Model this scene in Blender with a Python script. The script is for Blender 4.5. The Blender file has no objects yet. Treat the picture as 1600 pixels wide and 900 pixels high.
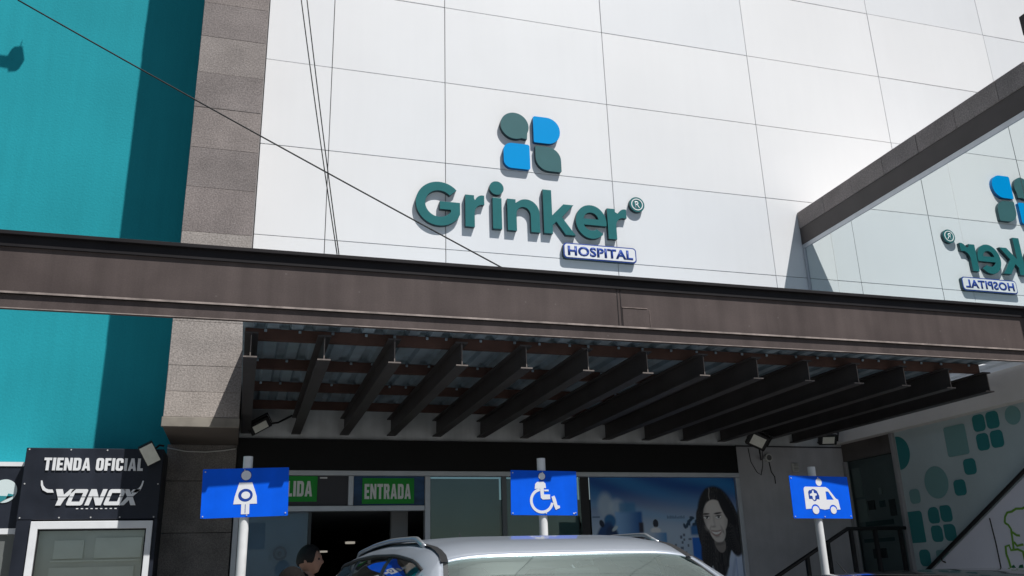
import bpy, bmesh, math, random
import numpy as np
from mathutils import Vector, Matrix
from mathutils.geometry import tessellate_polygon

random.seed(7)
R = math.radians
scene = bpy.context.scene
COL = scene.collection

# ------------------------------------------------------------------ camera
CAM = Vector((-2.267, -10.121, 1.38))
yaw, pitch, roll = R(17.2155), R(18.563), R(-1.7345)
fwd = Vector((math.sin(yaw)*math.cos(pitch), math.cos(yaw)*math.cos(pitch), math.sin(pitch)))
rgt = Vector((math.cos(yaw), -math.sin(yaw), 0.0))
up = rgt.cross(fwd)
rgt2 = math.cos(roll)*rgt + math.sin(roll)*up
up2 = -math.sin(roll)*rgt + math.cos(roll)*up
cd = bpy.data.cameras.new('camera')
cd.sensor_width = 36.0
cd.lens = 1355.125/1600*36.0
cd.clip_end = 2000
cd.clip_start = 0.05
cam = bpy.data.objects.new('camera', cd)
m3 = Matrix((rgt2, up2, -fwd)).transposed()
cam.matrix_world = Matrix.Translation(CAM) @ m3.to_4x4()
COL.objects.link(cam)
scene.camera = cam

# ------------------------------------------------------------------ light
SUN = Vector((-0.64, 1.0, -1.98)).normalized()          # direction the light travels
elev = math.asin(-SUN.z)
azim = math.atan2(-SUN.x, -SUN.y)                        # from +Y towards +X
w = bpy.data.worlds.new('World'); scene.world = w; w.use_nodes = True
nt = w.node_tree; nt.nodes.clear()
sky = nt.nodes.new('ShaderNodeTexSky'); sky.sky_type = 'NISHITA'; sky.sun_disc = False
sky.sun_elevation = elev; sky.sun_rotation = azim
sky.air_density = 1.0; sky.dust_density = 0.6; sky.ozone_density = 1.0
bg = nt.nodes.new('ShaderNodeBackground'); bg.inputs['Strength'].default_value = 0.05
wo = nt.nodes.new('ShaderNodeOutputWorld')
nt.links.new(sky.outputs[0], bg.inputs[0]); nt.links.new(bg.outputs[0], wo.inputs[0])
sd = bpy.data.lights.new('sun', 'SUN'); sd.energy = 5.0; sd.angle = R(0.5); sd.color = (1.0, 0.98, 0.955)
so = bpy.data.objects.new('sun', sd); COL.objects.link(so)
so.rotation_euler = (-SUN).to_track_quat('Z', 'Y').to_euler()
so.location = (8, -14, 25)
vs = scene.view_settings
vs.view_transform = 'Standard'; vs.look = 'None'; vs.exposure = 0.06; vs.gamma = 1.0
vs.use_curve_mapping = False
scene.render.engine = 'CYCLES'
scene.cycles.max_bounces = 8
scene.cycles.use_denoising = True

# ------------------------------------------------------------------ materials
def lin(c):
    c /= 255.0
    return c/12.92 if c <= 0.04045 else ((c+0.055)/1.055)**2.4
def S(r, g, b): return (lin(r), lin(g), lin(b))
MATS = {}
def mat(name, col, rough=0.6, metal=0.0, var=0.0, vscale=3.0, bump=0.0, bscale=60.0, stretch=(1, 1, 1),
        spec=0.3, emit=None, estr=0.0, coat=0.0, grain=0.0, gscale=120.0, rvar=0.0, drip=0.0, attr=None, ior=None, fleck=0.0):
    if name in MATS: return MATS[name]
    m = bpy.data.materials.new(name); m.use_nodes = True
    nt = m.node_tree; N = nt.nodes; L = nt.links
    b = N['Principled BSDF']
    b.inputs['Base Color'].default_value = (*col, 1)
    b.inputs['Roughness'].default_value = rough
    b.inputs['Metallic'].default_value = metal
    b.inputs['Specular IOR Level'].default_value = spec
    b.inputs['Coat Weight'].default_value = coat
    b.inputs['Coat Roughness'].default_value = 0.05
    if ior: b.inputs['IOR'].default_value = ior
    if emit:
        b.inputs['Emission Color'].default_value = (*emit, 1); b.inputs['Emission Strength'].default_value = estr
    tc = None
    def coord(stre=(1, 1, 1)):
        nonlocal tc
        if tc is None: tc = N.new('ShaderNodeNewGeometry')
        mp = N.new('ShaderNodeMapping'); mp.inputs['Scale'].default_value = stre
        L.new(tc.outputs['Position'], mp.inputs['Vector']); return mp.outputs[0]
    cur = None
    if attr:
        a = N.new('ShaderNodeAttribute'); a.attribute_name = attr; cur = a.outputs['Color']
    def mul(cur, fac, lo, hi):
        mr = N.new('ShaderNodeMapRange'); mr.inputs[1].default_value = 0.3; mr.inputs[2].default_value = 0.7
        mr.inputs[3].default_value = lo; mr.inputs[4].default_value = hi
        L.new(fac, mr.inputs[0])
        mx = N.new('ShaderNodeMix'); mx.data_type = 'RGBA'; mx.blend_type = 'MULTIPLY'; mx.inputs[0].default_value = 1.0
        if cur is None: mx.inputs[6].default_value = (*col, 1)
        else: L.new(cur, mx.inputs[6])
        L.new(mr.outputs[0], mx.inputs[7])
        return mx.outputs[2]
    if var:
        n = N.new('ShaderNodeTexNoise'); n.inputs['Scale'].default_value = vscale; n.inputs['Detail'].default_value = 5
        L.new(coord(stretch), n.inputs['Vector'])
        cur = mul(cur, n.outputs['Fac'], 1-var, 1+var)
        if rvar:
            mr = N.new('ShaderNodeMapRange'); mr.inputs[1].default_value = 0.3; mr.inputs[2].default_value = 0.7
            mr.inputs[3].default_value = max(rough-rvar, 0.02); mr.inputs[4].default_value = min(rough+rvar, 1)
            L.new(n.outputs['Fac'], mr.inputs[0]); L.new(mr.outputs[0], b.inputs['Roughness'])
    if drip:
        n = N.new('ShaderNodeTexNoise'); n.inputs['Scale'].default_value = 1.0; n.inputs['Detail'].default_value = 6
        L.new(coord((9, 9, 0.5)), n.inputs['Vector'])
        cur = mul(cur, n.outputs['Fac'], 1-drip, 1+drip*0.6)
    if grain:
        n = N.new('ShaderNodeTexNoise'); n.inputs['Scale'].default_value = gscale; n.inputs['Detail'].default_value = 3
        L.new(coord(), n.inputs['Vector'])
        cur = mul(cur, n.outputs['Fac'], 1-grain, 1+grain)
    if fleck:
        v = N.new('ShaderNodeTexVoronoi'); v.inputs['Scale'].default_value = 7.0
        L.new(coord((1, 1, 1)), v.inputs['Vector'])
        lt = N.new('ShaderNodeMath'); lt.operation = 'LESS_THAN'; lt.inputs[1].default_value = 0.055
        L.new(v.outputs['Distance'], lt.inputs[0])
        mx = N.new('ShaderNodeMix'); mx.data_type = 'RGBA'
        f = N.new('ShaderNodeMath'); f.operation = 'MULTIPLY'; f.inputs[1].default_value = fleck
        L.new(lt.outputs[0], f.inputs[0]); L.new(f.outputs[0], mx.inputs[0])
        if cur is None: mx.inputs[6].default_value = (*col, 1)
        else: L.new(cur, mx.inputs[6])
        mx.inputs[7].default_value = (0.4, 0.38, 0.36, 1)
        cur = mx.outputs[2]
    if cur is not None: L.new(cur, b.inputs['Base Color'])
    if bump:
        n = N.new('ShaderNodeTexNoise'); n.inputs['Scale'].default_value = bscale; n.inputs['Detail'].default_value = 4
        L.new(coord(), n.inputs['Vector'])
        bp = N.new('ShaderNodeBump'); bp.inputs['Strength'].default_value = bump; bp.inputs['Distance'].default_value = 0.01
        L.new(n.outputs['Fac'], bp.inputs['Height']); L.new(bp.outputs[0], b.inputs['Normal'])
    MATS[name] = m
    return m

def glass_mat(name, tint, refl=0.25, rough=0.02, trans=0.7, rtint=(0.9, 0.95, 0.95), ior=1.5):
    """thin sheet of coated glass: part transparent, part mirror (fresnel plus coating)"""
    m = bpy.data.materials.new(name); m.use_nodes = True
    nt = m.node_tree; N = nt.nodes; L = nt.links; N.clear()
    out = N.new('ShaderNodeOutputMaterial')
    tr = N.new('ShaderNodeBsdfTransparent'); tr.inputs[0].default_value = (*[t*trans for t in tint], 1)
    gl = N.new('ShaderNodeBsdfGlossy'); gl.inputs['Color'].default_value = (*rtint, 1); gl.inputs['Roughness'].default_value = rough
    fr = N.new('ShaderNodeFresnel'); fr.inputs['IOR'].default_value = ior
    mr = N.new('ShaderNodeMapRange'); mr.inputs[1].default_value = 0.04; mr.inputs[2].default_value = 1.0
    mr.inputs[3].default_value = refl; mr.inputs[4].default_value = 1.0
    L.new(fr.outputs[0], mr.inputs[0])
    mx = N.new('ShaderNodeMixShader')
    L.new(mr.outputs[0], mx.inputs[0]); L.new(tr.outputs[0], mx.inputs[1]); L.new(gl.outputs[0], mx.inputs[2])
    L.new(mx.outputs[0], out.inputs[0])
    return m

M_panel = mat('white_composite_panel', (0.80, 0.805, 0.81), 0.45, var=0.025, vscale=0.7, drip=0.008)
M_joint = mat('dark_joint_sealant', (0.07, 0.07, 0.075), 0.8)
M_teal = mat('teal_stucco', (0.020, 0.325, 0.385), 0.8, spec=0.12, var=0.09, vscale=0.6, bump=0.22, bscale=38, drip=0.05, grain=0.05, gscale=60)
M_stone = [mat('grey_basalt_tile_%d' % i, c, 0.8, var=0.15, vscale=3, bump=0.35, bscale=80, grain=0.30, gscale=60, fleck=f)
           for i, (c, f) in enumerate([((0.245, 0.212, 0.198), 0.5), ((0.22, 0.192, 0.182), 0.35), ((0.27, 0.238, 0.222), 0.5), ((0.235, 0.202, 0.190), 0.4)])]
M_stone_light = [mat('pale_basalt_tile_%d' % i, c, 0.85, var=0.10, vscale=4, bump=0.35, bscale=80, grain=0.30, gscale=60, fleck=0.3)
                 for i, c in enumerate([(0.33, 0.295, 0.27), (0.36, 0.32, 0.29)])]
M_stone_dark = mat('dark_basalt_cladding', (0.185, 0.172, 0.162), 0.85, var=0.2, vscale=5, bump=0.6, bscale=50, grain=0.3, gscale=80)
M_steel = mat('brown_painted_steel', (0.095, 0.075, 0.070), 0.55, spec=0.15, var=0.14, vscale=2.2, drip=0.16, fleck=0.10, grain=0.08, gscale=90, rvar=0.1, bump=0.08, bscale=12)
M_steel_edge = mat('lit_steel_edge', (0.30, 0.25, 0.225), 0.6, var=0.4, vscale=9)  # pale tone paints the light on the girder's front edges
M_rafter = mat('dark_rafter_steel', (0.055, 0.050, 0.050), 0.5, var=0.15, vscale=4)
M_rust = mat('red_oxide_steel', (0.085, 0.046, 0.037), 0.65, var=0.25, vscale=6)
M_galv = mat('galvanised_sheet', (0.30, 0.385, 0.45), 0.38, metal=0.2, var=0.25, vscale=5, rvar=0.1)
M_plaster = mat('grey_plaster', (0.43, 0.43, 0.45), 0.85, var=0.12, vscale=2.2, bump=0.2, bscale=40, drip=0.06)
M_beige = mat('beige_plaster', (0.66, 0.63, 0.60), 0.85, var=0.08, vscale=1.6, bump=0.15, bscale=40)
M_black = mat('black_fascia', (0.0035, 0.0035, 0.004), 0.6, var=0.2, vscale=3)
M_alu = mat('aluminium_frame', (0.50, 0.52, 0.55), 0.4, metal=0.6, var=0.06, vscale=6)
M_white = mat('white_paint', (0.78, 0.79, 0.80), 0.5, var=0.05, vscale=6)
M_navy = mat('dark_navy_panel', (0.017, 0.021, 0.032), 0.5, var=0.25, vscale=2.5, rvar=0.12, drip=0.15)
M_screw = mat('pale_screw', (0.5, 0.5, 0.5), 0.5)
M_letter = mat('teal_letter_enamel', (0.022, 0.150, 0.155), 0.4, spec=0.2, var=0.05, vscale=4)
M_logo_grey = mat('slate_teal_enamel', (0.058, 0.150, 0.158), 0.35, spec=0.25, var=0.05, vscale=4)
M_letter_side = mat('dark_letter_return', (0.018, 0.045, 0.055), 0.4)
M_blue_logo = mat('sky_blue_enamel', (0.0, 0.315, 0.72), 0.5, spec=0.06)
M_hosp_blue = mat('navy_blue_paint', (0.02, 0.06, 0.30), 0.4)
M_signblue = mat('sign_blue_vinyl', (0.0, 0.115, 0.82), 0.5, var=0.10, vscale=4, spec=0.15, drip=0.05)
M_signline = mat('sign_outline_blue', (0.012, 0.055, 0.33), 0.45)
M_pictowhite = mat('sign_white_vinyl', (0.80, 0.80, 0.82), 0.45)
M_pole = mat('white_pole_enamel', (0.74, 0.74, 0.73), 0.45, var=0.08, vscale=9, drip=0.08)
M_green = mat('green_sign', (0.012, 0.30, 0.035), 0.45, var=0.08, vscale=4)
M_greytext = mat('pale_sign_lettering', (0.78, 0.80, 0.79), 0.5)
M_dkpanel = mat('charcoal_transom', (0.055, 0.055, 0.065), 0.5, var=0.1)
M_bluepanel = mat('blue_transom_print', (0.02, 0.07, 0.17), 0.3, var=0.5, vscale=2.4, stretch=(1, 1, 3))
M_silver = mat('silver_car_paint', (0.36, 0.395, 0.445), 0.34, metal=0.4, coat=0.6, var=0.02, vscale=3)
M_silver_trim = mat('satin_roof_rail', (0.45, 0.47, 0.49), 0.35, metal=0.8)
M_blackpaint = mat('black_car_paint', (0.008, 0.008, 0.010), 0.2, coat=1.0)
M_rubber = mat('black_rubber', (0.015, 0.015, 0.016), 0.6, var=0.1)
M_interior = mat('dark_car_interior', (0.035, 0.035, 0.037), 0.8)
M_asphalt = mat('asphalt', (0.085, 0.083, 0.080), 0.9, var=0.2, vscale=1.2, bump=0.5, bscale=120, grain=0.3, gscale=150)
M_concrete = mat('concrete_paving', (0.34, 0.33, 0.315), 0.85, var=0.12, vscale=2, bump=0.3, bscale=60)
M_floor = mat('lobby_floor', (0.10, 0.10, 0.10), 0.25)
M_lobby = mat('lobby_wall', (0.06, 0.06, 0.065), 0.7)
M_lobbyceil = mat('lobby_ceiling', (0.30, 0.31, 0.32), 0.8)
M_lampglow = mat('lit_downlight', (0.9, 0.88, 0.8), 0.4, emit=(1.0, 0.93, 0.8), estr=0.3)
M_skin = mat('skin', (0.42, 0.235, 0.165), 0.5, var=0.08, vscale=30)
M_hair = mat('black_hair', (0.012, 0.010, 0.009), 0.5, grain=0.4, gscale=220, bump=0.6, bscale=200)
M_hair2 = mat('greying_hair', (0.011, 0.0095, 0.009), 0.8, spec=0.1, grain=0.6, gscale=260, bump=0.8, bscale=240)
M_jacket = mat('black_jacket', (0.012, 0.012, 0.014), 0.85, var=0.2, vscale=14, bump=0.3, bscale=40)
M_jacket2 = mat('grey_sweater', (0.10, 0.10, 0.11), 0.9, var=0.15, vscale=12)
M_trouser = mat('dark_denim', (0.02, 0.028, 0.05), 0.9)
M_shoe = mat('black_shoe', (0.015, 0.014, 0.014), 0.5)
M_eye = mat('eye_dark', (0.06, 0.045, 0.04), 0.3)
M_lampbody = mat('black_lamp_housing', (0.02, 0.02, 0.021), 0.5)
M_lampglass = mat('floodlight_lens', (0.78, 0.78, 0.70), 0.25, var=0.06, vscale=20)
M_cable = mat('black_cable', (0.02, 0.02, 0.02), 0.6)
M_rail = mat('black_handrail', (0.012, 0.012, 0.013), 0.45)
M_mural = mat('frosted_mural_film', (0.47, 0.56, 0.58), 0.35, var=0.08, vscale=1.5)
M_murallow = mat('white_mural_film', (0.78, 0.79, 0.88), 0.45, var=0.05, vscale=1.5)
M_mteal = mat('mural_dark_teal', (0.035, 0.22, 0.23), 0.4)
M_mpale = mat('mural_pale_teal', (0.19, 0.36, 0.36), 0.4)
M_lime = mat('lime_print', (0.16, 0.36, 0.05), 0.5)
M_bottle = mat('bottle_green_print', (0.01, 0.13, 0.06), 0.5)
M_grille = mat('grey_plastic', (0.58, 0.58, 0.56), 0.6)
G_shop = glass_mat('shop_window_glass', (0.72, 0.85, 0.85), refl=0.06, trans=0.9)
G_wing = glass_mat('reflective_curtain_glass', (0.8, 0.95, 0.95), refl=0.90, trans=0.5, rough=0.0, rtint=(0.90, 0.965, 0.955))
G_car = glass_mat('car_glass', (0.75, 0.9, 0.85), refl=0.12, trans=0.7, rtint=(0.80, 0.95, 0.90))
G_carside = glass_mat('tinted_car_glass', (0.5, 0.52, 0.55), refl=0.14, trans=0.5)
G_door = glass_mat('door_glass', (0.86, 0.93, 0.98), refl=0.02, trans=0.95, rtint=(0.85, 0.93, 1.0))

# ------------------------------------------------------------------ helpers
def ray(px, py, dist):
    d_ = (rgt2*((px-800)/1355.125) - up2*((py-450)/1355.125) + fwd)
    return CAM + d_*dist
def tag(o, label=None, cat=None, group=None, kind=None):
    if label: o['label'] = label
    if cat: o['category'] = cat
    if group: o['group'] = group
    if kind: o['kind'] = kind
    return o
def empty(name, loc, label=None, cat=None, group=None):
    o = bpy.data.objects.new(name, None); o.location = loc; o.empty_display_size = 0.2
    COL.objects.link(o); return tag(o, label, cat, group)
def link(name, me, material=None, parent=None, smooth=False):
    if material is not None and not me.materials: me.materials.append(material)
    o = bpy.data.objects.new(name, me); COL.objects.link(o)
    if parent is not None:
        o.parent = parent
        o.location = (0, 0, 0)                           # children are modelled in world coordinates
        if parent.parent is None:
            o.matrix_parent_inverse = Matrix.LocRotScale(parent.location, parent.rotation_euler, parent.scale).inverted()
    if smooth:
        for p in me.polygons: p.use_smooth = True
    return o
class MB:
    def __init__(s): s.v = []; s.f = []; s.mi = []
    def add(s, vs, fs, mi=0):
        b = len(s.v); s.v += [tuple(v) for v in vs]; s.f += [tuple(i+b for i in f) for f in fs]; s.mi += [mi]*len(fs); return s
    def box(s, x0, x1, y0, y1, z0, z1, mi=0):
        vs = [(x, y, z) for x in (x0, x1) for y in (y0, y1) for z in (z0, z1)]
        return s.add(vs, [(0, 1, 3, 2), (4, 6, 7, 5), (0, 4, 5, 1), (2, 3, 7, 6), (0, 2, 6, 4), (1, 5, 7, 3)], mi)
    def bbox(s, x0, x1, y0, y1, z0, z1, b=0.004, mi=0):
        """box with chamfered edges"""
        bm = bmesh.new(); bmesh.ops.create_cube(bm, size=1)
        for v in bm.verts: v.co = ((x0+x1)/2+v.co.x*(x1-x0), (y0+y1)/2+v.co.y*(y1-y0), (z0+z1)/2+v.co.z*(z1-z0))
        bmesh.ops.bevel(bm, geom=bm.edges[:], offset=b, segments=1, affect='EDGES')
        bm.verts.index_update()
        s.add([v.co[:] for v in bm.verts], [[v.index for v in f.verts] for f in bm.faces], mi); bm.free(); return s
    def xf(s, M, start=0):
        for i in range(start, len(s.v)): s.v[i] = tuple(M @ Vector(s.v[i]))
        return s
    def tube(s, pts, r, n=8, cap=True, mi=0):
        pts = [Vector(p) for p in pts]; rings = []
        rr = r if isinstance(r, (list, tuple)) else [r]*len(pts)
        prev = None
        for i, p in enumerate(pts):
            a = pts[max(i-1, 0)]; b = pts[min(i+1, len(pts)-1)]
            t = (b-a).normalized()
            if prev is None: u = t.orthogonal().normalized()
            else: u = (prev - t*prev.dot(t)).normalized()
            prev = u; v = t.cross(u)
            rings.append([p+rr[i]*(math.cos(2*math.pi*k/n)*u+math.sin(2*math.pi*k/n)*v) for k in range(n)])
        vs = [q for ring in rings for q in ring]; fs = []
        for i in range(len(pts)-1):
            for k in range(n): fs.append((i*n+k, i*n+(k+1) % n, (i+1)*n+(k+1) % n, (i+1)*n+k))
        if cap: fs += [tuple(range(n))[::-1], tuple((len(pts)-1)*n+k for k in range(n))]
        return s.add(vs, fs, mi)
    def build(s, name, material, parent=None, smooth=False, bevel=0.0, extra=()):
        me = bpy.data.meshes.new(name); me.from_pydata(s.v, [], s.f); me.update()
        bm = bmesh.new(); bm.from_mesh(me); bmesh.ops.recalc_face_normals(bm, faces=bm.faces); bm.to_mesh(me); bm.free()
        me.materials.append(material)
        for e in extra: me.materials.append(e)
        if extra and len(me.polygons) == len(s.mi):
            for p, i in zip(me.polygons, s.mi): p.material_index = i
        o = link(name, me, None, parent, smooth)
        if bevel:
            md = o.modifiers.new('bevel', 'BEVEL'); md.width = bevel; md.segments = 2; md.limit_method = 'ANGLE'
        return o
def prism(mb, loops, to3, d0, d1, mi_face=0, mi_side=0):
    """loops of (u,v): outer + holes; to3(u,v,d)->xyz; front at d0, back at d1"""
    V = [[Vector((u, v, 0)) for u, v in lp] for lp in loops]
    tris = tessellate_polygon(V)
    flat = [p for lp in loops for p in lp]; n = len(flat)
    vs = [to3(u, v, d0) for u, v in flat]+[to3(u, v, d1) for u, v in flat]
    mb.add(vs, [tuple(t) for t in tris], mi_face)
    mb.f += [tuple(i+n+len(mb.v)-2*n for i in reversed(t)) for t in tris]; mb.mi += [mi_face]*len(tris)
    b = len(mb.v)-2*n; o = 0
    for lp in loops:
        k = len(lp)
        for i in range(k):
            j = (i+1) % k
            mb.f.append((b+o+i, b+o+j, b+n+o+j, b+n+o+i)); mb.mi.append(mi_side)
        o += k
    return mb
def arc(cx, cy, r, a0, a1, n=14, ry=None):
    ry = r if ry is None else ry
    return [(cx+r*math.cos(R(a0+(a1-a0)*i/n)), cy+ry*math.sin(R(a0+(a1-a0)*i/n))) for i in range(n+1)]
def circ(cx, cy, r, n=32, ry=None): return arc(cx, cy, r, 0, 360-360/n, n-1, ry)
def rrect(x0, x1, y0, y1, tl, tr, br, bl, n=8):
    P = []
    for (cx, cy, a, r) in ((x1-tr, y1-tr, 0, tr), (x0+tl, y1-tl, 90, tl), (x0+bl, y0+bl, 180, bl), (x1-br, y0+br, 270, br)):
        P += arc(cx, cy, r, a, a+90, n) if r > 1e-4 else [(cx, cy)]
    return P
def facade(Y): return lambda u, v, d: (u, Y+d, v)        # u = X, v = Z, depth along Y
def text_mesh(body, width, height, bold=0.0, space=1.0):
    cu = bpy.data.curves.new('lettering', 'FONT'); cu.body = body; cu.size = 1.0; cu.offset = bold; cu.space_character = space
    cu.resolution_u = 3
    o = bpy.data.objects.new('tmp', cu); COL.objects.link(o)
    dg = bpy.context.evaluated_depsgraph_get(); me = bpy.data.meshes.new_from_object(o.evaluated_get(dg))
    bpy.data.objects.remove(o); bpy.data.curves.remove(cu)
    xs = [v.co.x for v in me.vertices]; ys = [v.co.y for v in me.vertices]
    x0, x1, y0, y1 = min(xs), max(xs), min(ys), max(ys)
    for v in me.vertices: v.co = ((v.co.x-x0)/(x1-x0)*width, (v.co.y-y0)/(y1-y0)*height, 0)
    return me
def text_on_facade(name, body, x0, z0, width, height, Y, material, parent, bold=0.0, space=1.0, shear=0.0, thick=0.003, rotz=None):
    me = text_mesh(body, width, height, bold, space); me.name = name
    bm = bmesh.new(); bm.from_mesh(me)
    r = bmesh.ops.extrude_face_region(bm, geom=bm.faces[:])
    for e in r['geom']:
        if isinstance(e, bmesh.types.BMVert): e.co.z += thick
    for v in bm.verts:
        x, y, z = v.co; v.co = (x0+x+shear*y, Y-z, z0+y)
    bmesh.ops.recalc_face_normals(bm, faces=bm.faces); bm.to_mesh(me); bm.free()
    return link(name, me, material, parent)

GLY = {}
def glyphs():
    t = .25; h = 1.0                                  # heavy condensed capitals, unit height
    def O_(w_): return [rrect(0, w_, 0, h, .2, .2, .2, .2, 5), rrect(t, w_-t, .19, h-.19, .06, .06, .06, .06, 3)]
    w_ = .66
    GLY['T'] = (.64, [[[(.195, 0), (.445, 0), (.445, .8), (.64, .8), (.64, 1), (0, 1), (0, .8), (.195, .8)]]])
    GLY['I'] = (.25, [[[(0, 0), (.25, 0), (.25, 1), (0, 1)]]])
    GLY['E'] = (.54, [[[(0, 0), (.54, 0), (.54, .19), (t, .19), (t, .41), (.49, .41), (.49, .6), (t, .6), (t, .81), (.54, .81), (.54, 1), (0, 1)]]])
    GLY['F'] = (.52, [[[(0, 0), (t, 0), (t, .40), (.48, .40), (.48, .59), (t, .59), (t, .81), (.52, .81), (.52, 1), (0, 1)]]])
    GLY['L'] = (.50, [[[(0, 0), (.50, 0), (.50, .2), (t, .2), (t, 1), (0, 1)]]])
    GLY['N'] = (.68, [[[(0, 0), (.22, 0), (.22, .52), (.45, 0), (.68, 0), (.68, 1), (.46, 1), (.46, .50), (.23, 1), (0, 1)]]])
    GLY['D'] = (w_, [[rrect(0, w_, 0, h, 0, .22, .22, 0, 5), rrect(t, w_-t, .19, h-.19, 0, .07, .07, 0, 3)]])
    GLY['O'] = (w_, [O_(w_)])
    GLY['A'] = (.72, [[[(0, 0), (.235, 0), (.27, .17), (.45, .17), (.485, 0), (.72, 0), (.49, 1), (.23, 1)], [(.305, .36), (.36, .74), (.415, .36)]]])
    GLY['C'] = (.64, [[arc(.2, .8, .2, 90, 180, 5)+arc(.2, .2, .2, 180, 270, 5)+arc(.44, .2, .2, 270, 360, 5)+[(.64, .36), (.40, .36), (.40, .22), (.36, .18), (.29, .18), (.25, .22), (.25, .78), (.29, .82), (.36, .82), (.40, .78), (.40, .64), (.64, .64)]+arc(.44, .8, .2, 0, 90, 5)]])
    GLY['S'] = (.60, [[[(0, .32), (0, .15), (.10, 0), (.50, 0), (.60, .13), (.60, .44), (.52, .55), (.25, .70), (.25, .80), (.35, .80), (.35, .68), (.59, .68), (.59, .86), (.50, 1), (.10, 1), (.01, .87), (.01, .60), (.09, .50), (.36, .34), (.36, .19), (.24, .19), (.24, .32)]]])
    GLY['R'] = (.66, [[[(0, 0), (t, 0), (t, .40), (.31, .40), (.40, 0), (.66, 0), (.55, .43), (.63, .55), (.63, .86), (.52, 1), (0, 1)], [(t, .58), (t, .82), (.36, .82), (.39, .78), (.39, .62), (.36, .58)]]])
glyphs()
def block_text(name, body, x0, z0, width, height, Y, material, parent, thick=.003, gap=.10, word=.38):
    tot = sum((GLY[c][0]+gap) if c != ' ' else word-gap*0 for c in body)-gap
    k = width/tot; x = x0
    for c in body:
        if c == ' ': x += word*k; continue
        w_, shp = GLY[c]
        b = MB()
        for loops in shp: prism(b, [[(x+u*k, z0+v*height) for u, v in lp] for lp in loops], facade(Y), -thick, 0.0005)
        b.build(name, material, parent); x += (w_+gap)*k

# ================================================================== SETTING
o = MB().add([(-400, -400, 0), (400, -400, 0), (400, 400, 0), (-400, 400, 0)], [(0, 1, 2, 3)]).build('ground', M_asphalt); tag(o, kind='structure')
b = MB(); b.bbox(-14, 5.3, -2.0, 0.6, -0.1, 0.12, 0.015); o = b.build('pavement', M_concrete); tag(o, kind='structure')
o = MB().add([(-14, -16, .004), (12, -16, .004), (12, -2.0, .004), (-14, -2.0, .004)], [(0, 1, 2, 3)]).build('bounce_ground', mat('pale_bounce_ground', (0.25, 0.243, 0.23), 0.9, var=0.15, vscale=1.5, grain=0.1, gscale=60)); tag(o, kind='structure')  # unseen pale ground sheet, added to bounce light up under the canopy
b = MB()
for x in (-2.05, 0.85, 3.4): b.add([(x-.05, -8.2, .008), (x+.05, -8.2, .008), (x+.05, -3.2, .008), (x-.05, -3.2, .008)], [(0, 1, 2, 3)])
o = b.build('parking_markings', M_white); tag(o, kind='structure')

# ------------------------------------------------------------------ hospital building
hosp = empty('hospital_building', (1.5, 0.3, 0), 'white panelled hospital building with teal raised letters over its canopy', 'building')
b = MB(); b.box(-2.36, 14.0, 0.03, 0.3, 3.0, 13.0); b.build('backing_wall', M_joint, hosp)
b = MB(); b.box(-3.06, -2.361, 0.032, 0.5, 0.0, 12.9); b.build('return_wall', M_joint, hosp)
XS = [-2.36, -1.52, 0.0, 2.384, 4.836, 7.30, 9.74, 12.18, 14.0]
ZS = [3.35, 4.18, 5.40, 6.62, 7.84, 9.056, 10.28, 11.5, 12.9]
g = 0.0045
M_panels = [M_panel, mat('white_composite_panel_cool', (0.785, 0.795, 0.805), 0.42, var=0.02, vscale=0.8, drip=0.008),
            mat('white_composite_panel_warm', (0.81, 0.81, 0.81), 0.48, var=0.025, vscale=0.6, drip=0.008)]
rnd = random.Random(3)
for i in range(len(XS)-1):
    for j in range(len(ZS)-1):
        b = MB(); dy = rnd.uniform(-0.0015, 0.0015)
        b.bbox(XS[i]+g, XS[i+1]-g, 0.0+dy, 0.028, ZS[j]+g, ZS[j+1]-g, 0.0025)
        b.build('wall_panel', rnd.choice(M_panels), hosp)
# lower wall under the canopy
b = MB(); b.box(-2.36, 5.9, 0.0, 0.29, 2.955, 3.345); b.build('upper_plaster_wall', mat('pale_plaster', (0.52, 0.54, 0.55), 0.85, var=0.22, vscale=2.6, drip=0.12), hosp)
for k, (xa, xb) in enumerate(((3.86, 5.9),)):
    b = MB(); b.box(xa, xb, -0.005, 0.29, 0.0, 2.953); b.build('plaster_wall', M_plaster, hosp)
b = MB(); b.box(-2.36, 3.858, -0.035, 0.28, 2.605, 2.953); b.build('black_fascia', M_black, hosp)
b = MB(); b.box(3.858, 5.6, -0.012, -0.005, 2.945, 2.962); b.build('wall_groove', M_joint, hosp)
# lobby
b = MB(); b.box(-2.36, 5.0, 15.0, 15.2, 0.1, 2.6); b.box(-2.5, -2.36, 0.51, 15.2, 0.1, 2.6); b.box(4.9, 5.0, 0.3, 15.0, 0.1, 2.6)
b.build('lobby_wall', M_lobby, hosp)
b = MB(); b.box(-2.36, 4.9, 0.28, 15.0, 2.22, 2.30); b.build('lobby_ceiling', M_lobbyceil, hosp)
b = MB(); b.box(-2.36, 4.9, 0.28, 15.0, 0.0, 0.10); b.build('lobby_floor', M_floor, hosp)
b = MB(); b.box(-0.55, -0.35, 0.6, 0.7, 0.1, 2.2); b.build('lobby_partition', M_lobbyceil, hosp)
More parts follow.
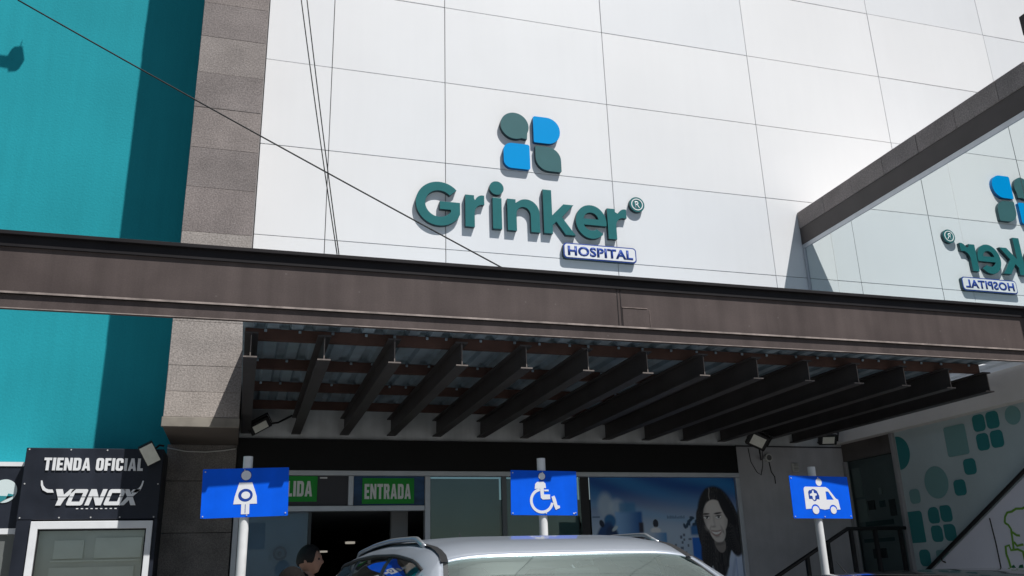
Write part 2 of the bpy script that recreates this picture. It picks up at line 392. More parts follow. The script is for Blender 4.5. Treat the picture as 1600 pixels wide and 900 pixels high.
# storefront frame
def bar(name, x0, x1, z0, z1, y0=-0.045, y1=0.05, m=M_alu, parent=hosp):
    b = MB(); b.bbox(x0, x1, y0, y1, z0, z1, 0.004); return b.build(name, m, parent)
bar('frame_head', -2.36, 3.858, 2.545, 2.603)
bar('frame_jamb', -2.358, -2.30, 0.12, 2.543)
bar('frame_jamb', -0.268, -0.205, 0.12, 2.543)
bar('frame_jamb', 3.795, 3.856, 0.12, 2.543)
bar('door_header', -2.298, -0.27, 2.155, 2.215)
bar('frame_mullion', -1.145, -1.085, 2.217, 2.543)
bar('frame_mullion', 0.665, 0.72, 0.12, 2.543, -0.02, 0.04, mat('grey_mullion', (0.16, 0.18, 0.19), 0.5))
bar('frame_mullion', 1.665, 1.785, 0.12, 2.543, 0.02, 0.06, mat('dark_mullion', (0.03, 0.03, 0.033), 0.5))
bar('frame_sill', -0.203, 3.793, 0.12, 0.20)
b = MB(); b.box(-2.298, -1.147, -0.01, 0.02, 2.217, 2.543); b.build('transom_panel', M_dkpanel, hosp)
b = MB(); b.box(-1.083, -0.27, -0.01, 0.02, 2.217, 2.543); b.build('transom_panel', M_bluepanel, hosp)
b = MB(); b.box(-1.46, -1.38, -0.02, -0.01, 2.515, 2.53); b.build('transom_lamp', M_white, hosp)
# door leaf left, window panes
d = MB(); d.box(-2.298, -1.53, 0.05, 0.06, 0.12, 2.14); dl = d.build('sliding_door', G_door, hosp)
d = MB(); d.bbox(-1.56, -1.528, 0.045, 0.075, 0.12, 2.15, .003); d.build('stile', mat('dark_stile', (0.05, 0.06, 0.065), 0.4), dl)
d = MB(); d.box(-2.29, -1.56, 0.14, 0.16, 0.12, 2.20); d.build('inner_screen', mat('grey_blue_screen', (0.36, 0.42, 0.47), 0.6, var=0.1, vscale=1.5), hosp)
d = MB(); prism(d, [circ(-1.85, 1.72, 0.075), circ(-1.85, 1.72, 0.05)], facade(0.046), -0.002, 0.002); prism(d, [circ(-1.85, 1.72, 0.022)], facade(0.046), -0.002, 0.002)
d.build('round_sticker', mat('sticker_grey', (0.12, 0.16, 0.2), 0.5), dl)
d = MB(); d.box(-0.203, 0.663, 0.01, 0.018, 0.202, 2.543); d.build('window_pane', G_shop, hosp)
d = MB(); d.box(0.722, 1.663, 0.01, 0.018, 0.202, 2.543); d.build('window_pane', G_shop, hosp)
# pale blinds behind the two panes
for x0, x1 in ((-0.20, 0.66), (0.725, 1.66)):
    b = MB(); b.box(x0, x1, 0.10, 0.12, 0.2, 2.53); b.build('blind', mat('grey_green_blind', (0.31, 0.36, 0.36), 0.7, var=0.18, vscale=1.2, stretch=(1, 1, 0.3)), hosp)
for (x, y) in ((-0.083, 8.85), (-0.20, 13.7)):
    b = MB(); prism(b, [circ(0, 0, 0.10, 20)], lambda u, v, dd, x=x, y=y: (x+u, y+v, 2.219+dd), -0.04, 0.0); b.build('downlight', M_lampglow, hosp)

# entrance and exit signs
es = empty('entrance_sign', (-0.69, -0.012, 2.23), 'green sign with pale letters reading ENTRADA on the blue transom', 'sign')
b = MB(); b.box(-0.985, -0.392, -0.022, -0.0105, 2.236, 2.520); b.build('panel', M_green, es)
block_text('letter', 'ENTRADA', -0.960, 2.288, 0.53, 0.168, -0.0225, M_greytext, es)
xs_ = empty('exit_sign', (-1.8, -0.012, 2.25), 'green exit sign ending in LIDA, half hidden behind the blue pregnancy sign', 'sign')
b = MB(); b.box(-2.08, -1.487, -0.022, -0.0105, 2.262, 2.540); b.build('panel', M_green, xs_)
block_text('letter', 'SALIDA', -1.985, 2.318, 0.445, 0.168, -0.0225, M_greytext, xs_)

# ------------------------------------------------------------------ window poster (flat print, painted per vertex)
def make_poster():
    W, H = 300, 340
    X0, X1, Z0, Z1 = 1.79, 3.793, 0.205, 2.542
    u = np.linspace(0, 1, W)[None, :].repeat(H, 0)*(X1-X0)+X0
    z = np.linspace(0, 1, H)[:, None].repeat(W, 1)*(Z1-Z0)+Z0
    img = np.zeros((H, W, 3))
    def sm(a, b_, x): t = np.clip((x-a)/(b_-a), 0, 1); return t*t*(3-2*t)
    def blend(maskv, c): img[:] = img*(1-maskv[..., None])+np.array(c)*maskv[..., None]
    def ell(cx, cz, rx, rz, rot=0, soft=0.06):
        c, s_ = math.cos(R(rot)), math.sin(R(rot)); dx, dz = u-cx, z-cz
        q = np.sqrt(((c*dx+s_*dz)/rx)**2+((-s_*dx+c*dz)/rz)**2)
        return 1-sm(1-soft, 1+soft, q)
    def box(x0, x1, z0, z1, s_=0.008): return sm(x0-s_, x0+s_, u)*(1-sm(x1-s_, x1+s_, u))*sm(z0-s_, z0+s_, z)*(1-sm(z1-s_, z1+s_, z))
    t = sm(1.85, 2.45, z)
    img[:] = np.array([0.30, 0.38, 0.48])*(1-t[..., None])+np.array([0.006, 0.055, 0.21])*t[..., None]
    wv = 0.5+0.5*np.sin((z*3.0+u*0.95)*6.0+0.6*np.sin(u*3))
    blend(0.40*wv*t, (0.03, 0.22, 0.45))
    blend(0.35*np.exp(-((z-(2.22-0.16*(u-1.8)))/0.05)**2), (0.12, 0.30, 0.48))
    # lab worker and blue machine, softly out of focus
    blend(0.75*ell(1.98, 2.20, 0.10, 0.15, 0, .4), (0.30, 0.37, 0.44)); blend(0.6*ell(2.13, 2.18, 0.10, 0.10, 0, .4), (0.36, 0.43, 0.50))
    g_ = sm(2.10, 2.48, u); bm_ = box(2.10, 2.46, 1.2, 2.13, .02)
    img[:] = img*(1-bm_[..., None])+(np.array([0.16, 0.30, 0.50])*(1-g_[..., None])+np.array([0.004, 0.07, 0.24])*g_[..., None])*bm_[..., None]
    blend(0.8*box(2.16, 2.38, 2.12, 2.24, .03), (0.03, 0.14, 0.30))
    blend(ell(2.03, 2.02, 0.075, 0.08, 20, .2), (0.015, 0.10, 0.24))
    blend(ell(1.95, 1.86, 0.09, 0.17, -30, .2), (0.008, 0.04, 0.13)); blend(ell(2.05, 1.85, 0.08, 0.11, 15, .25), (0.006, 0.025, 0.08))
    blend(ell(2.09, 1.93, 0.045, 0.02, 35, .3), (0.34, 0.42, 0.46)); blend(ell(1.92, 1.99, 0.03, 0.045, 20, .2), (0.006, 0.012, 0.03))
    blend(0.8*box(1.80, 1.90, 2.06, 2.075, .006), (0.01, 0.04, 0.1))
    blend(box(2.41, 2.47, 1.88, 2.00, .015), (0.015, 0.015, 0.03)); blend(0.8*box(2.41, 2.47, 1.80, 1.87, .015), (0.32, 0.20, 0.12))
    # receptionist, screen, furniture
    blend(ell(2.637, 1.985, 0.037, 0.05), (0.012, 0.016, 0.03)); blend(ell(2.63, 1.90, 0.07, 0.04, 0, .3), (0.50, 0.52, 0.55))
    gg = sm(2.48, 2.80, u); bb = box(2.49, 2.775, 1.40, 1.875, .012)
    img[:] = img*(1-bb[..., None])+(np.array([0.40, 0.46, 0.54])*(1-gg[..., None])+np.array([0.05, 0.18, 0.38])*gg[..., None])*bb[..., None]
    rr = np.random.RandomState(4)
    for k in range(13):
        blend(0.8*box(2.80+k*.019, 2.813+k*.019, 2.04, 2.04+rr.uniform(.022, .04), .003), (0.05, 0.09, 0.17))
    for k in range(14):
        x = 2.86+0.22*rr.rand(); zz = 1.45+0.42*rr.rand(); blend(0.85*box(x, x+.02+.025*rr.rand(), zz, zz+.02+.02*rr.rand(), .005), (0.03, 0.05, 0.10))
    for k in range(12):
        blend(ell(3.14+.045*rr.randn(), 1.98+.05*rr.randn(), .035, .018, rr.uniform(0, 180), .3), (0.012, 0.035, 0.07))
    blend(box(3.11, 3.24, 1.84, 1.95, .02), (0.02, 0.10, 0.26)); blend(box(3.12, 3.27, 1.0, 1.81, .010), (0.004, 0.10, 0.42))
    # smiling woman with long dark hair, white coat
    noise_ = np.random.RandomState(9).rand(400)
    def strands():
        q = (u-3.5)*np.sign(u-3.45)*1.0/(0.55+0.6*np.clip(2.45-z, 0, 1)); q2 = q*520+6*np.sin(z*7)+3*np.sin(z*17+u*9)
        a_ = noise_[np.floor(q2).astype(int) % 400]; b_ = noise_[(np.floor(q2).astype(int)+1) % 400]; f_ = q2-np.floor(q2)
        return a_*(1-f_)+b_*f_
    hair = (0.010, 0.010, 0.013)
    blend(ell(3.50, 1.55, 0.27, 0.40, 6), hair)
    blend(ell(3.80, 1.35, 0.20, 0.39, 4, .05), (0.40, 0.47, 0.60)); blend(ell(3.62, 1.10, 0.20, 0.45, -20), (0.38, 0.45, 0.58)); blend(ell(3.36, 1.30, 0.06, 0.24, -18), (0.36, 0.38, 0.42))
    blend(0.6*box(3.70, 3.715, .6, 1.55, .01), (0.16, 0.24, 0.44)); blend(0.4*ell(3.66, 1.4, .02, .2, -15, .5), (0.16, 0.22, 0.36))
    blend(ell(3.50, 2.03, 0.275, 0.41, 5), hair); blend(ell(3.70, 1.93, 0.125, 0.36, 8), hair); blend(ell(3.30, 1.82, 0.085, 0.34, 10), hair)
    blend(ell(3.46, 1.60, 0.12, 0.28, 10, .1), hair)
    blend(ell(3.505, 1.74, 0.075, 0.12, 12), (0.17, 0.155, 0.145))
    hm = (img.sum(-1) < .05).astype(float)*(u > 3.2); img[:] += (hm*(strands()**3)*.045)[..., None]*np.array([1, .95, .95])
    face = ell(3.475, 2.055, 0.168, 0.215, 6, .04); face = np.maximum(face, ell(3.484, 1.915, 0.115, 0.172, 10, .05))
    blend(face, (0.46, 0.43, 0.405))
    blend(0.45*face*sm(3.55, 3.68, u+.12*(2.05-z)), (0.15, 0.135, 0.13)); blend(0.35*ell(3.43, 2.17, .09, .06, 0, .7), (0.50, 0.48, 0.46))
    blend(0.35*ell(3.39, 1.965, .04, .04, 0, .7), (0.48, 0.45, 0.43)); blend(0.4*face*(1-sm(3.31, 3.37, u)), (0.2, 0.18, 0.17))
    blend(ell(3.645, 2.16, 0.07, 0.24, 26, .12), hair); blend(ell(3.325, 2.26, 0.035, 0.16, -22, .15), hair)
    for ex, ez, rot in ((3.350, 2.050, -3), (3.517, 2.056, 8)):
        blend(0.4*ell(ex, ez+.006, .052, .034, rot, .5), (0.18, 0.15, 0.145)); blend(ell(ex, ez, .041, .018, rot), (0.56, 0.55, 0.54))
        blend(ell(ex+.003, ez+.001, .016, .016), (0.012, 0.010, 0.010)); blend(ell(ex, ez+.014, .041, .007, rot, .3), hair)
        blend(ell(ex-.005, ez+.005, .004, .004), (0.7, 0.7, 0.7))
    blend(ell(3.345, 2.094, .050, .010, 2, .35), (0.035, 0.03, 0.03)); blend(ell(3.512, 2.102, .056, .011, 7, .35), (0.035, 0.03, 0.03))
    blend(0.45*ell(3.418, 2.0, .014, .07, 6, .6), (0.50, 0.47, 0.45)); blend(0.3*ell(3.45, 2.01, .014, .07, 6, .6), (0.2, 0.18, 0.17))
    blend(0.65*ell(3.432, 1.938, .036, .012, 4, .5), (0.20, 0.17, 0.16))
    xm = (u-3.468)/.072; zc_ = 1.856+.026*xm**2+.06*(u-3.47)*.3          # smiling mouth: corners lifted
    top_ = zc_+.018*np.sqrt(np.clip(1-xm**2, 0, 1)); bot_ = zc_-.022*np.sqrt(np.clip(1-xm**2, 0, 1))
    blend((np.abs(xm) < 1)*sm(-.010, .0, top_+.010-z)*sm(-.008, .0, z-bot_+.012), (0.29, 0.205, 0.19))
    blend((np.abs(xm) < .92)*sm(-.004, .002, top_-.003-z)*sm(-.004, .002, z-bot_-.010), (0.60, 0.59, 0.58))
    for kx in (-.5, -.25, 0, .25, .5): blend(0.25*np.exp(-((xm-kx)/.03)**2)*(z < top_)*(z > bot_+.012), (0.3, 0.28, 0.27))
    blend(0.5*ell(3.384, 1.868, .012, .014, 0, .6), (0.2, 0.15, 0.14)); blend(0.5*ell(3.560, 1.876, .012, .014, 0, .6), (0.18, 0.14, 0.13))
    blend(0.35*ell(3.37, 1.93, .045, .040, 0, .8), (0.58, 0.54, 0.51)); blend(0.28*ell(3.555, 1.94, .045, .040, 0, .8), (0.52, 0.48, 0.46))
    blend(0.5*ell(3.556, 1.90, .012, .06, 22, .6), (0.17, 0.15, 0.14)); blend(0.45*ell(3.385, 1.91, .010, .05, -22, .6), (0.2, 0.18, 0.17))
    blend(0.5*ell(3.480, 1.815, .035, .010, 6, .5), (0.19, 0.165, 0.155)); blend(0.6*ell(3.50, 1.73, .07, .02, 6, .5), (0.08, 0.07, 0.07))
    blend(0.8*np.exp(-((u-(3.415+.006*np.sin(z*40)))/.005)**2)*sm(2.26, 2.28, z)*(1-sm(2.40, 2.43, z)), (0.30, 0.28, 0.27))
    vs = np.stack([u, np.full_like(u, 0.0), z], -1).reshape(-1, 3)
    idx = np.arange(H*W).reshape(H, W)
    fs = np.stack([idx[:-1, :-1], idx[:-1, 1:], idx[1:, 1:], idx[1:, :-1]], -1).reshape(-1, 4)
    me = bpy.data.meshes.new('window_poster'); me.from_pydata(vs.tolist(), [], fs.tolist())
    ca = me.color_attributes.new('print', 'FLOAT_COLOR', 'POINT')
    rgba = np.concatenate([img.reshape(-1, 3), np.ones((H*W, 1))], 1)*np.array([1.7, 1.7, 1.7, 1.0]).astype(np.float32)
    ca.data.foreach_set('color', rgba.ravel())
    o = link('printed_film', me, mat('poster_print', (0.5, 0.5, 0.5), 0.35, attr='print', spec=0.3))
    return o
po = empty('window_poster', (2.8, 0.0, 0.2), 'blue window poster with a smiling dark haired woman in white', 'poster')
pf = make_poster(); pf.parent = po; pf.matrix_parent_inverse = Matrix.Translation(-Vector(po.location))
b = MB(); b.box(1.79, 3.793, 0.004, 0.012, 0.205, 2.542); b.build('backing_sheet', M_joint, po)

# ------------------------------------------------------------------ stone pillar
pil = empty('stone_pillar', (-2.71, -0.6, 0), 'tall grey basalt tiled pillar between teal wall and white panels', 'pillar')
PX0, PX1, PY = -3.06, -2.362, -1.2
rows = [2.965, 3.215, 3.476, 3.93, 4.39, 4.90, 5.41, 5.875, 6.362, 6.80, 7.266, 7.71, 8.16, 8.62, 9.08, 9.54, 10.0, 10.5, 11.0]
b = MB(); b.box(PX0+.02, PX1-.02, PY+.03, 0.03, 2.90, 11.0); b.build('core', M_joint, pil)
rnd = random.Random(11)
for k in range(len(rows)-1):
    dy = rnd.uniform(-.003, .003); dx = rnd.uniform(-.002, .002)
    mt = rnd.choice(M_stone_light) if rows[k] < 4.8 else rnd.choice(M_stone)
    b = MB(); b.bbox(PX0+dx, PX1+dx, PY+dy, PY+.029+dy, rows[k]+.0014, rows[k+1]-.0014, .0015); b.build('stone_tile', mt, pil)
    b = MB(); b.bbox(PX0-.004, PX0+.018, PY+.031, 0.02, rows[k]+.0014, rows[k+1]-.0014, .0015); b.build('stone_tile', mt, pil)
    b = MB(); b.bbox(PX1-.018, PX1-.002, PY+.031, -0.005, rows[k]+.0014, rows[k+1]-.0014, .0015); b.build('stone_tile', mt, pil)
b = MB(); b.bbox(PX0-.012, PX1+.008, PY-.012, PY+.02, 2.868, 2.962, .004); b.build('ledge_flashing', mat('pale_flashing', (0.26, 0.235, 0.20), 0.6, var=0.2, vscale=7), pil)
b = MB(); b.box(PX0, PX1, PY+.021, -0.02, 2.872, 2.90); b.build('soffit', mat('brown_soffit', (0.13, 0.108, 0.092), 0.6, var=0.15), pil)
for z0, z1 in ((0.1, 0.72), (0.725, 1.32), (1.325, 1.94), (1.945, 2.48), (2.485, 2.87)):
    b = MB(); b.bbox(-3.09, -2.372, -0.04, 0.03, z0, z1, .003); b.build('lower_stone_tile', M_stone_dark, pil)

# ------------------------------------------------------------------ teal building
tb = empty('teal_building', (-7, 0.5, 0), 'teal stucco building left of the grey stone pillar', 'building')
b = MB(); b.box(-16, -3.062, 0.0, 0.6, 0, 13); b.build('stucco_wall', M_teal, tb)

# ------------------------------------------------------------------ left shop front
shop = empty('sports_shop', (-3.7, -0.6, 0), 'black shop front with white framed window below the teal wall', 'shop front')
SY = -0.6
b = MB(); b.bbox(-4.328, -3.072, SY, -0.002, 2.05, 2.737, .006); b.build('fascia_panel', M_navy, shop)
b = MB(); b.box(-4.322, -4.196, SY+.002, -0.002, 0.0, 2.048); b.build('side_panel', M_navy, shop)
b = MB(); b.box(-3.108, -3.072, SY+.002, -0.002, 0.0, 2.048); b.build('side_panel', M_navy, shop)
fr = None
b = MB(); prism(b, [[(-4.194, .3), (-3.11, .3), (-3.11, 2.035), (-4.194, 2.035)], [(-4.129, .37), (-3.165, .37), (-3.165, 1.962), (-4.129, 1.962)]], facade(SY), -0.022, 0.06)
win = b.build('window_frame', M_white, shop, bevel=.004)
b = MB(); prism(b, [[(-4.128, .371), (-3.166, .371), (-3.166, 1.961), (-4.128, 1.961)], [(-4.115, .385), (-3.179, .385), (-3.179, 1.947), (-4.115, 1.947)]], facade(SY), 0.004, 0.02)
b.build('gasket', M_rubber, win)
b = MB(); b.box(-4.114, -3.180, SY+.010, SY+.016, .386, 1.946); b.build('window_pane', glass_mat('shop_glass', (0.97, 1.0, 1.0), refl=0.08, trans=0.97), shop)
b = MB(); b.box(-4.19, -3.11, SY+.10, SY+.12, 0.0, 2.04); b.build('reflection_backing', mat('grey_reflection_tone', (0.60, 0.61, 0.61), 0.8, var=0.12, vscale=2), shop)  # grey sheet close behind the pane, stands in for its reflections
b = MB(); b.box(-4.0, -3.2, SY+.05, SY+.098, 1.66, 1.675); b.box(-3.98, -3.72, SY+.06, SY+.098, 1.69, 1.86); b.box(-3.62, -3.20, SY+.06, SY+.098, 1.69, 1.88); b.box(-4.0, -3.25, SY+.06, SY+.098, 1.50, 1.61)
b.build('reflection_shapes', mat('pale_reflection', (0.80, 0.80, 0.78), 0.7, var=0.1), shop)  # pale blocks stand in for buildings reflected in the shop window
b = MB()
for (x, z) in ((-4.30, 2.72), (-3.93, 2.72), (-3.60, 2.72), (-4.30, 2.39), (-3.10, 2.39), (-4.30, 2.07), (-3.96, 2.07), (-3.68, 2.07), (-3.42, 2.07), (-3.11, 2.07)):
    prism(b, [circ(x, z, .0075, 8)], facade(SY), -.004, 0.001)
tag(b.build('panel_screws', M_screw, shop), kind='stuff')
ss = empty('shop_sign', (-3.7, SY, 2.1), 'white raised lettering TIENDA OFICIAL over a horned YONOX logo', 'shop sign')
block_text('letter', 'TIENDA OFICIAL', -4.155, 2.518, 0.900, 0.122, SY-.001, M_white, ss, thick=.010)
# horned logo letters
def yonox():
    x0, z0, W, Hh = -4.035, 2.183, 0.715, 0.155
    def put(name, loops):
        sh = 0.30
        b = MB()
        L3 = [[(x0+u+sh*v, z0+v) for u, v in lp] for lp in loops]
        prism(b, L3, facade(SY-.003), -.008, 0.0); return b.build(name, M_white, ss)
    h = Hh; t = .036
    put('letter', [[(0.03, 0), (.075, 0), (.085, .058), (.148, h), (.098, h), (.062, .100), (.030, h), (-.03, h), (.030, .058)]])
    def O(a, wd): return [rrect(a, a+wd, 0, h, .018, .018, .018, .018, 3), [(a+t, t), (a+wd-t, t), (a+wd-t, h-t), (a+t, h-t)]]
    put('letter', O(.118, .145))
    put('letter', [[(.285, 0), (.325, 0), (.325, .095), (.385, 0), (.432, 0), (.432, h), (.392, h), (.392, .062), (.332, h), (.285, h)]])
    put('letter', O(.452, .150))
    put('letter', [[(.595, 0), (.640, 0), (.668, .05), (.70, 0), (.748, 0), (.690, .082), (.735, h), (.690, h), (.665, .108), (.630, h), (.580, h), (.640, .080)]])
    b = MB()
    prism(b, [[(-4.048, 2.335), (-4.035, 2.305), (-4.09, 2.305), (-4.135, 2.33), (-4.155, 2.375), (-4.160, 2.42), (-4.148, 2.42), (-4.135, 2.375), (-4.11, 2.345), (-4.08, 2.335)]], facade(SY-.003), -.008, 0)
    b.build('horn', M_white, ss)
    b = MB()
    prism(b, [[(-3.325, 2.335), (-3.345, 2.305), (-3.29, 2.305), (-3.255, 2.33), (-3.24, 2.375), (-3.232, 2.42), (-3.245, 2.42), (-3.256, 2.375), (-3.275, 2.345), (-3.30, 2.335)]], facade(SY-.003), -.008, 0)
    b.build('horn', M_white, ss)
    b = MB(); b.box(-4.05, -3.30, SY-.0125, SY-.011, 2.262, 2.267); b.build('slit', M_navy, ss)
    b = MB()
    for k in range(9): b.box(-3.82+k*.043, -3.80+k*.043, SY-.005, SY-.001, 2.148, 2.157)
    b.build('small_letters', M_white, ss)
yonox()
nb = empty('neighbouring_shop', (-6.5, -0.45, 0), 'dark shop front with round pale logo at the left edge', 'shop front')
NY = -0.45
b = MB(); b.box(-9.0, -4.334, NY, -0.002, 1.985, 2.572); b.build('fascia_panel', M_navy, nb)
b = MB(); b.box(-9.0, -4.334, NY-.01, -0.002, 2.574, 2.615); b.build('top_trim', M_white, nb)
b = MB(); b.box(-9.0, -4.334, NY-.012, NY+.05, 1.93, 1.983); b.build('frame_head', M_white, nb)
b = MB(); b.box(-9.0, -4.334, NY+.02, NY+.03, 0.1, 1.928); b.build('window_pane', mat('grey_shop_glass', (0.16, 0.17, 0.165), 0.15, var=0.1), nb)
b = MB(); prism(b, [circ(-4.50, 2.335, 0.112, 40)], facade(NY-.001), -.006, 0.0); lg = b.build('round_logo', mat('pale_logo', (0.66, 0.76, 0.76), 0.5), nb)
b = MB(); prism(b, [[(-4.60, 2.33), (-4.53, 2.29), (-4.42, 2.285), (-4.405, 2.30), (-4.46, 2.312), (-4.475, 2.26), (-4.52, 2.23), (-4.60, 2.22)]], facade(NY-.008), -.003, 0.0); b.build('logo_swoosh', mat('logo_teal', (0.03, 0.25, 0.28), 0.5), lg)

# ------------------------------------------------------------------ canopy
can = empty('entrance_canopy', (1.3, -1.8, 3.0), 'dark steel rafter canopy with corrugated sheet roof over the entrance', 'canopy')
RB, RT = 3.005, 3.205
def ibeam(b, x, y0, y1, z0, z1, fw, ft=.012, wt=.009):
    b.box(x-fw/2, x+fw/2, y0, y1, z0, z0+ft); b.box(x-fw/2, x+fw/2, y0, y1, z1-ft, z1); b.box(x-wt/2, x+wt/2, y0+.001, y1-.001, z0+ft, z1-ft)
me0 = None
for i in range(14):
    x = -2.29+0.5415*i
    y0 = -3.545+max(0, i-7)*.018+(0.06 if i == 13 else 0)
    b = MB(); ibeam(b, x, y0, -0.004, RB, RT, 0.10); b.build('rafter', M_rafter, can)
    b = MB(); b.box(x-.05, x+.05, y0-.0015, y0-.0003, RB+.0005, RB+.0115); b.box(x-.004, x+.004, y0-.0008, y0+.0002, RB+.012, RT-.03); b.build('cut_end', mat('bare_cut_steel', (0.17, 0.145, 0.13), 0.6, var=0.2, vscale=30), can)
for y in (-3.30, -2.33, -1.40, -0.47):
    b = MB(); b.box(-2.34, 4.72, y-.028, y+.028, RT+.0005, RT+.088); b.build('purlin', M_rust, can)
# trapezoidal roof sheet
vs, fs = [], []
x = -2.36; zz = RT+.094; pts = []
while x < 4.70:
    pts += [(x, zz), (x+.085, zz), (x+.105, zz+.035), (x+.165, zz+.035)]; x += .185
pts = [p for p in pts if p[0] <= 4.80]
n = len(pts)
for yy in (-3.60, 0.0):
    vs += [(px, yy-.0, pz) for px, pz in pts]
fs = [(i, i+1, n+i+1, n+i) for i in range(n-1)]
b = MB(); b.add(vs, fs); sh = b.build('roof_sheet', M_galv, can)
md = sh.modifiers.new('thick', 'SOLIDIFY'); md.thickness = .0015; md.offset = 1
b = MB()
tm = bpy.data.materials.new('translucent_sheet'); tm.use_nodes = True
tn = tm.node_tree; td = tn.nodes.new('ShaderNodeBsdfTranslucent'); td.inputs[0].default_value = (0.80, 0.82, 0.84, 1)
tn.nodes['Principled BSDF'].inputs['Base Color'].default_value = (0.7, 0.72, 0.74, 1)
tx = tn.nodes.new('ShaderNodeMixShader'); tx.inputs[0].default_value = 0.75
tn.links.new(tn.nodes['Principled BSDF'].outputs[0], tx.inputs[1]); tn.links.new(td.outputs[0], tx.inputs[2]); tn.links.new(tx.outputs[0], tn.nodes['Material Output'].inputs[0])
bt = MB(); tp_ = [(4.79, zz+.004), (4.93, zz+.004), (4.95, zz+.034), (5.01, zz+.034), (5.03, zz+.004), (5.20, zz+.004), (5.22, zz+.034), (5.33, zz+.034)]
bt.add([(px, yy, pz) for yy in (-3.60, 0.0) for px, pz in tp_], [(i, i+1, 9+i, 8+i) for i in range(7)]); bt.build('translucent_roof_sheet', tm, can)
rnd = random.Random(5)
for y in (-3.33, -2.36, -1.43):
    for i in range(28):
        xx = -2.2+i*.25+rnd.uniform(-.05, .05)
        b.bbox(xx-.011, xx+.011, y-.014, y-.001+.0, RT+.06, RT+.082, .003)
tag(b.build('purlin_clips', M_galv, can), kind='stuff')
b = MB(); b.box(-2.352, -2.342, -3.54, -0.004, 3.30, 3.74); b.build('edge_upstand', M_steel, can)
gd = empty('steel_girder', (0, -3.58, 3.3), 'long brown steel girder spanning the whole view above the entrance', 'girder')
GX0, GX1 = -9.5, 5.30
M_gdark = mat('shaded_black_steel', (0.016, 0.014, 0.015), 0.55, spec=0.2, var=0.2, vscale=4)  # black steel, with the shade under the flanges put into its colour
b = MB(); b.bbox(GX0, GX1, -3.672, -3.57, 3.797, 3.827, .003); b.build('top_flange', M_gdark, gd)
b = MB(); b.box(GX0, GX1, -3.640, -3.6225, 3.718, 3.7965); b.build('black_shade_strip', M_gdark, gd)  # black-painted strip that also paints the top flange's shadow on the web
b = MB(); b.box(GX0, GX1, -3.622, -3.610, 3.3775, 3.7965); b.build('web', M_steel, gd)
b = MB(); b.bbox(GX0, GX1, -3.672, -3.58, 3.358, 3.377, .002); b.build('bottom_flange', M_gdark, gd)  # darkened colour paints the shade on the flange's underside
b = MB(); b.box(GX0, GX1, -3.6735, -3.6722, 3.361, 3.3755); b.build('lit_edge', M_steel_edge, gd)  # lighter strip paints the sunlit front edge of the flange
b = MB(); b.box(GX0, GX1, -3.652, -3.615, 3.256, 3.3575); b.build('lower_channel', M_steel, gd)
b = MB(); b.box(GX0, GX1, -3.6535, -3.6523, 3.2565, 3.263); b.build('lit_edge', M_steel_edge, gd)  # lighter strip paints light along the channel's lower edge
b = MB(); b.bbox(0.725, 0.975, -3.628, -3.6225, 3.382, 3.548, .002); b.build('splice_plate', M_steel, gd)
M_weld = mat('weld_bead', (0.19, 0.15, 0.135), 0.5, var=0.3, vscale=20)
b = MB(); b.box(0.685, 0.691, -3.6265, -3.6225, 3.378, 3.716); b.build('weld_seam', mat('dark_seam', (0.03, 0.025, 0.025), .6), gd)
b = MB(); b.box(0.714, 0.719, -3.6265, -3.6225, 3.378, 3.716); b.build('weld_seam', mat('dark_seam', (0.03, 0.025, 0.025), .6), gd)
b = MB(); b.bbox(0.722, 0.960, -3.632, -3.6225, 3.551, 3.560, .002); b.build('weld_seam', M_weld, gd)
b = MB(); b.bbox(0.978, 0.984, -3.627, -3.6225, 3.378, 3.545, .001); b.build('weld_seam', M_weld, gd)

# ------------------------------------------------------------------ projecting wing on the right
wing = empty('glass_wing', (5.6, -3, 0), 'projecting glazed wing with dark stone fascia and teal patterned wall below', 'building')
WX = 5.345; WY0 = -4.11
rnd = random.Random(2)
y = -0.006; k = 0
while y > WY0+.01:
    L_ = min(0.62, y-WY0)
    b = MB(); b.bbox(WX-.012+rnd.uniform(-.002, .002), WX+.30, y-L_+.003, y, 6.165, 6.42, .003)
    b.build('fascia_stone', [M_stone[1], M_stone[3], M_stone[0]][k % 3], wing); y -= L_; k += 1
b = MB(); b.box(WX, WX+.28, WY0, -0.006, 5.915, 6.163); b.build('steel_band', mat('umber_steel_band', (0.066, 0.055, 0.052), 0.5, var=0.12, vscale=3), wing)
b = MB(); b.bbox(WX+.002, WX+.06, WY0, -0.006, 5.845, 5.913, .004); b.build('glazing_head', M_alu, wing)
b = MB(); b.bbox(WX+.002, WX+.06, -0.062, -0.006, 3.62, 5.843, .004); b.build('glazing_jamb', M_alu, wing)
yp = [-0.064, -1.10, -2.42, -3.74, WY0]; rg_ = random.Random(21)
for k in range(4):
    b = MB(); b.box(WX+.012, WX+.022, yp[k+1]+.004, yp[k]-.004, 3.62, 5.843)
    c_ = Matrix.Translation((WX+.017, (yp[k]+yp[k+1])/2, 4.7)); b.xf(c_ @ Matrix.Rotation(R(rg_.uniform(-.12, .12)), 4, 'Z') @ Matrix.Rotation(R(rg_.uniform(-.12, .12)), 4, 'Y') @ c_.inverted())
    b.build('glass_pane', G_wing, wing)
    if k: b = MB(); b.box(WX+.014, WX+.026, yp[k]-.0035, yp[k]+.0035, 3.63, 5.84); b.build('pane_joint', mat('grey_silicone', (0.25, 0.27, 0.27), .6), wing)
b = MB(); b.box(WX+.5, WX+.55, WY0, -0.3, 3.5, 5.9); b.build('inner_blind', mat('pale_green_blind', (0.50, 0.58, 0.57), 0.8, var=0.05), wing)
b = MB(); b.box(WX+.3, WX+3.5, WY0, -0.006, 5.95, 6.35); b.build('roof_slab', M_beige, wing)
b = MB(); b.box(WX+.02, WX+.55, WY0, -0.008, 2.99, 3.615); b.build('beige_band', M_beige, wing)
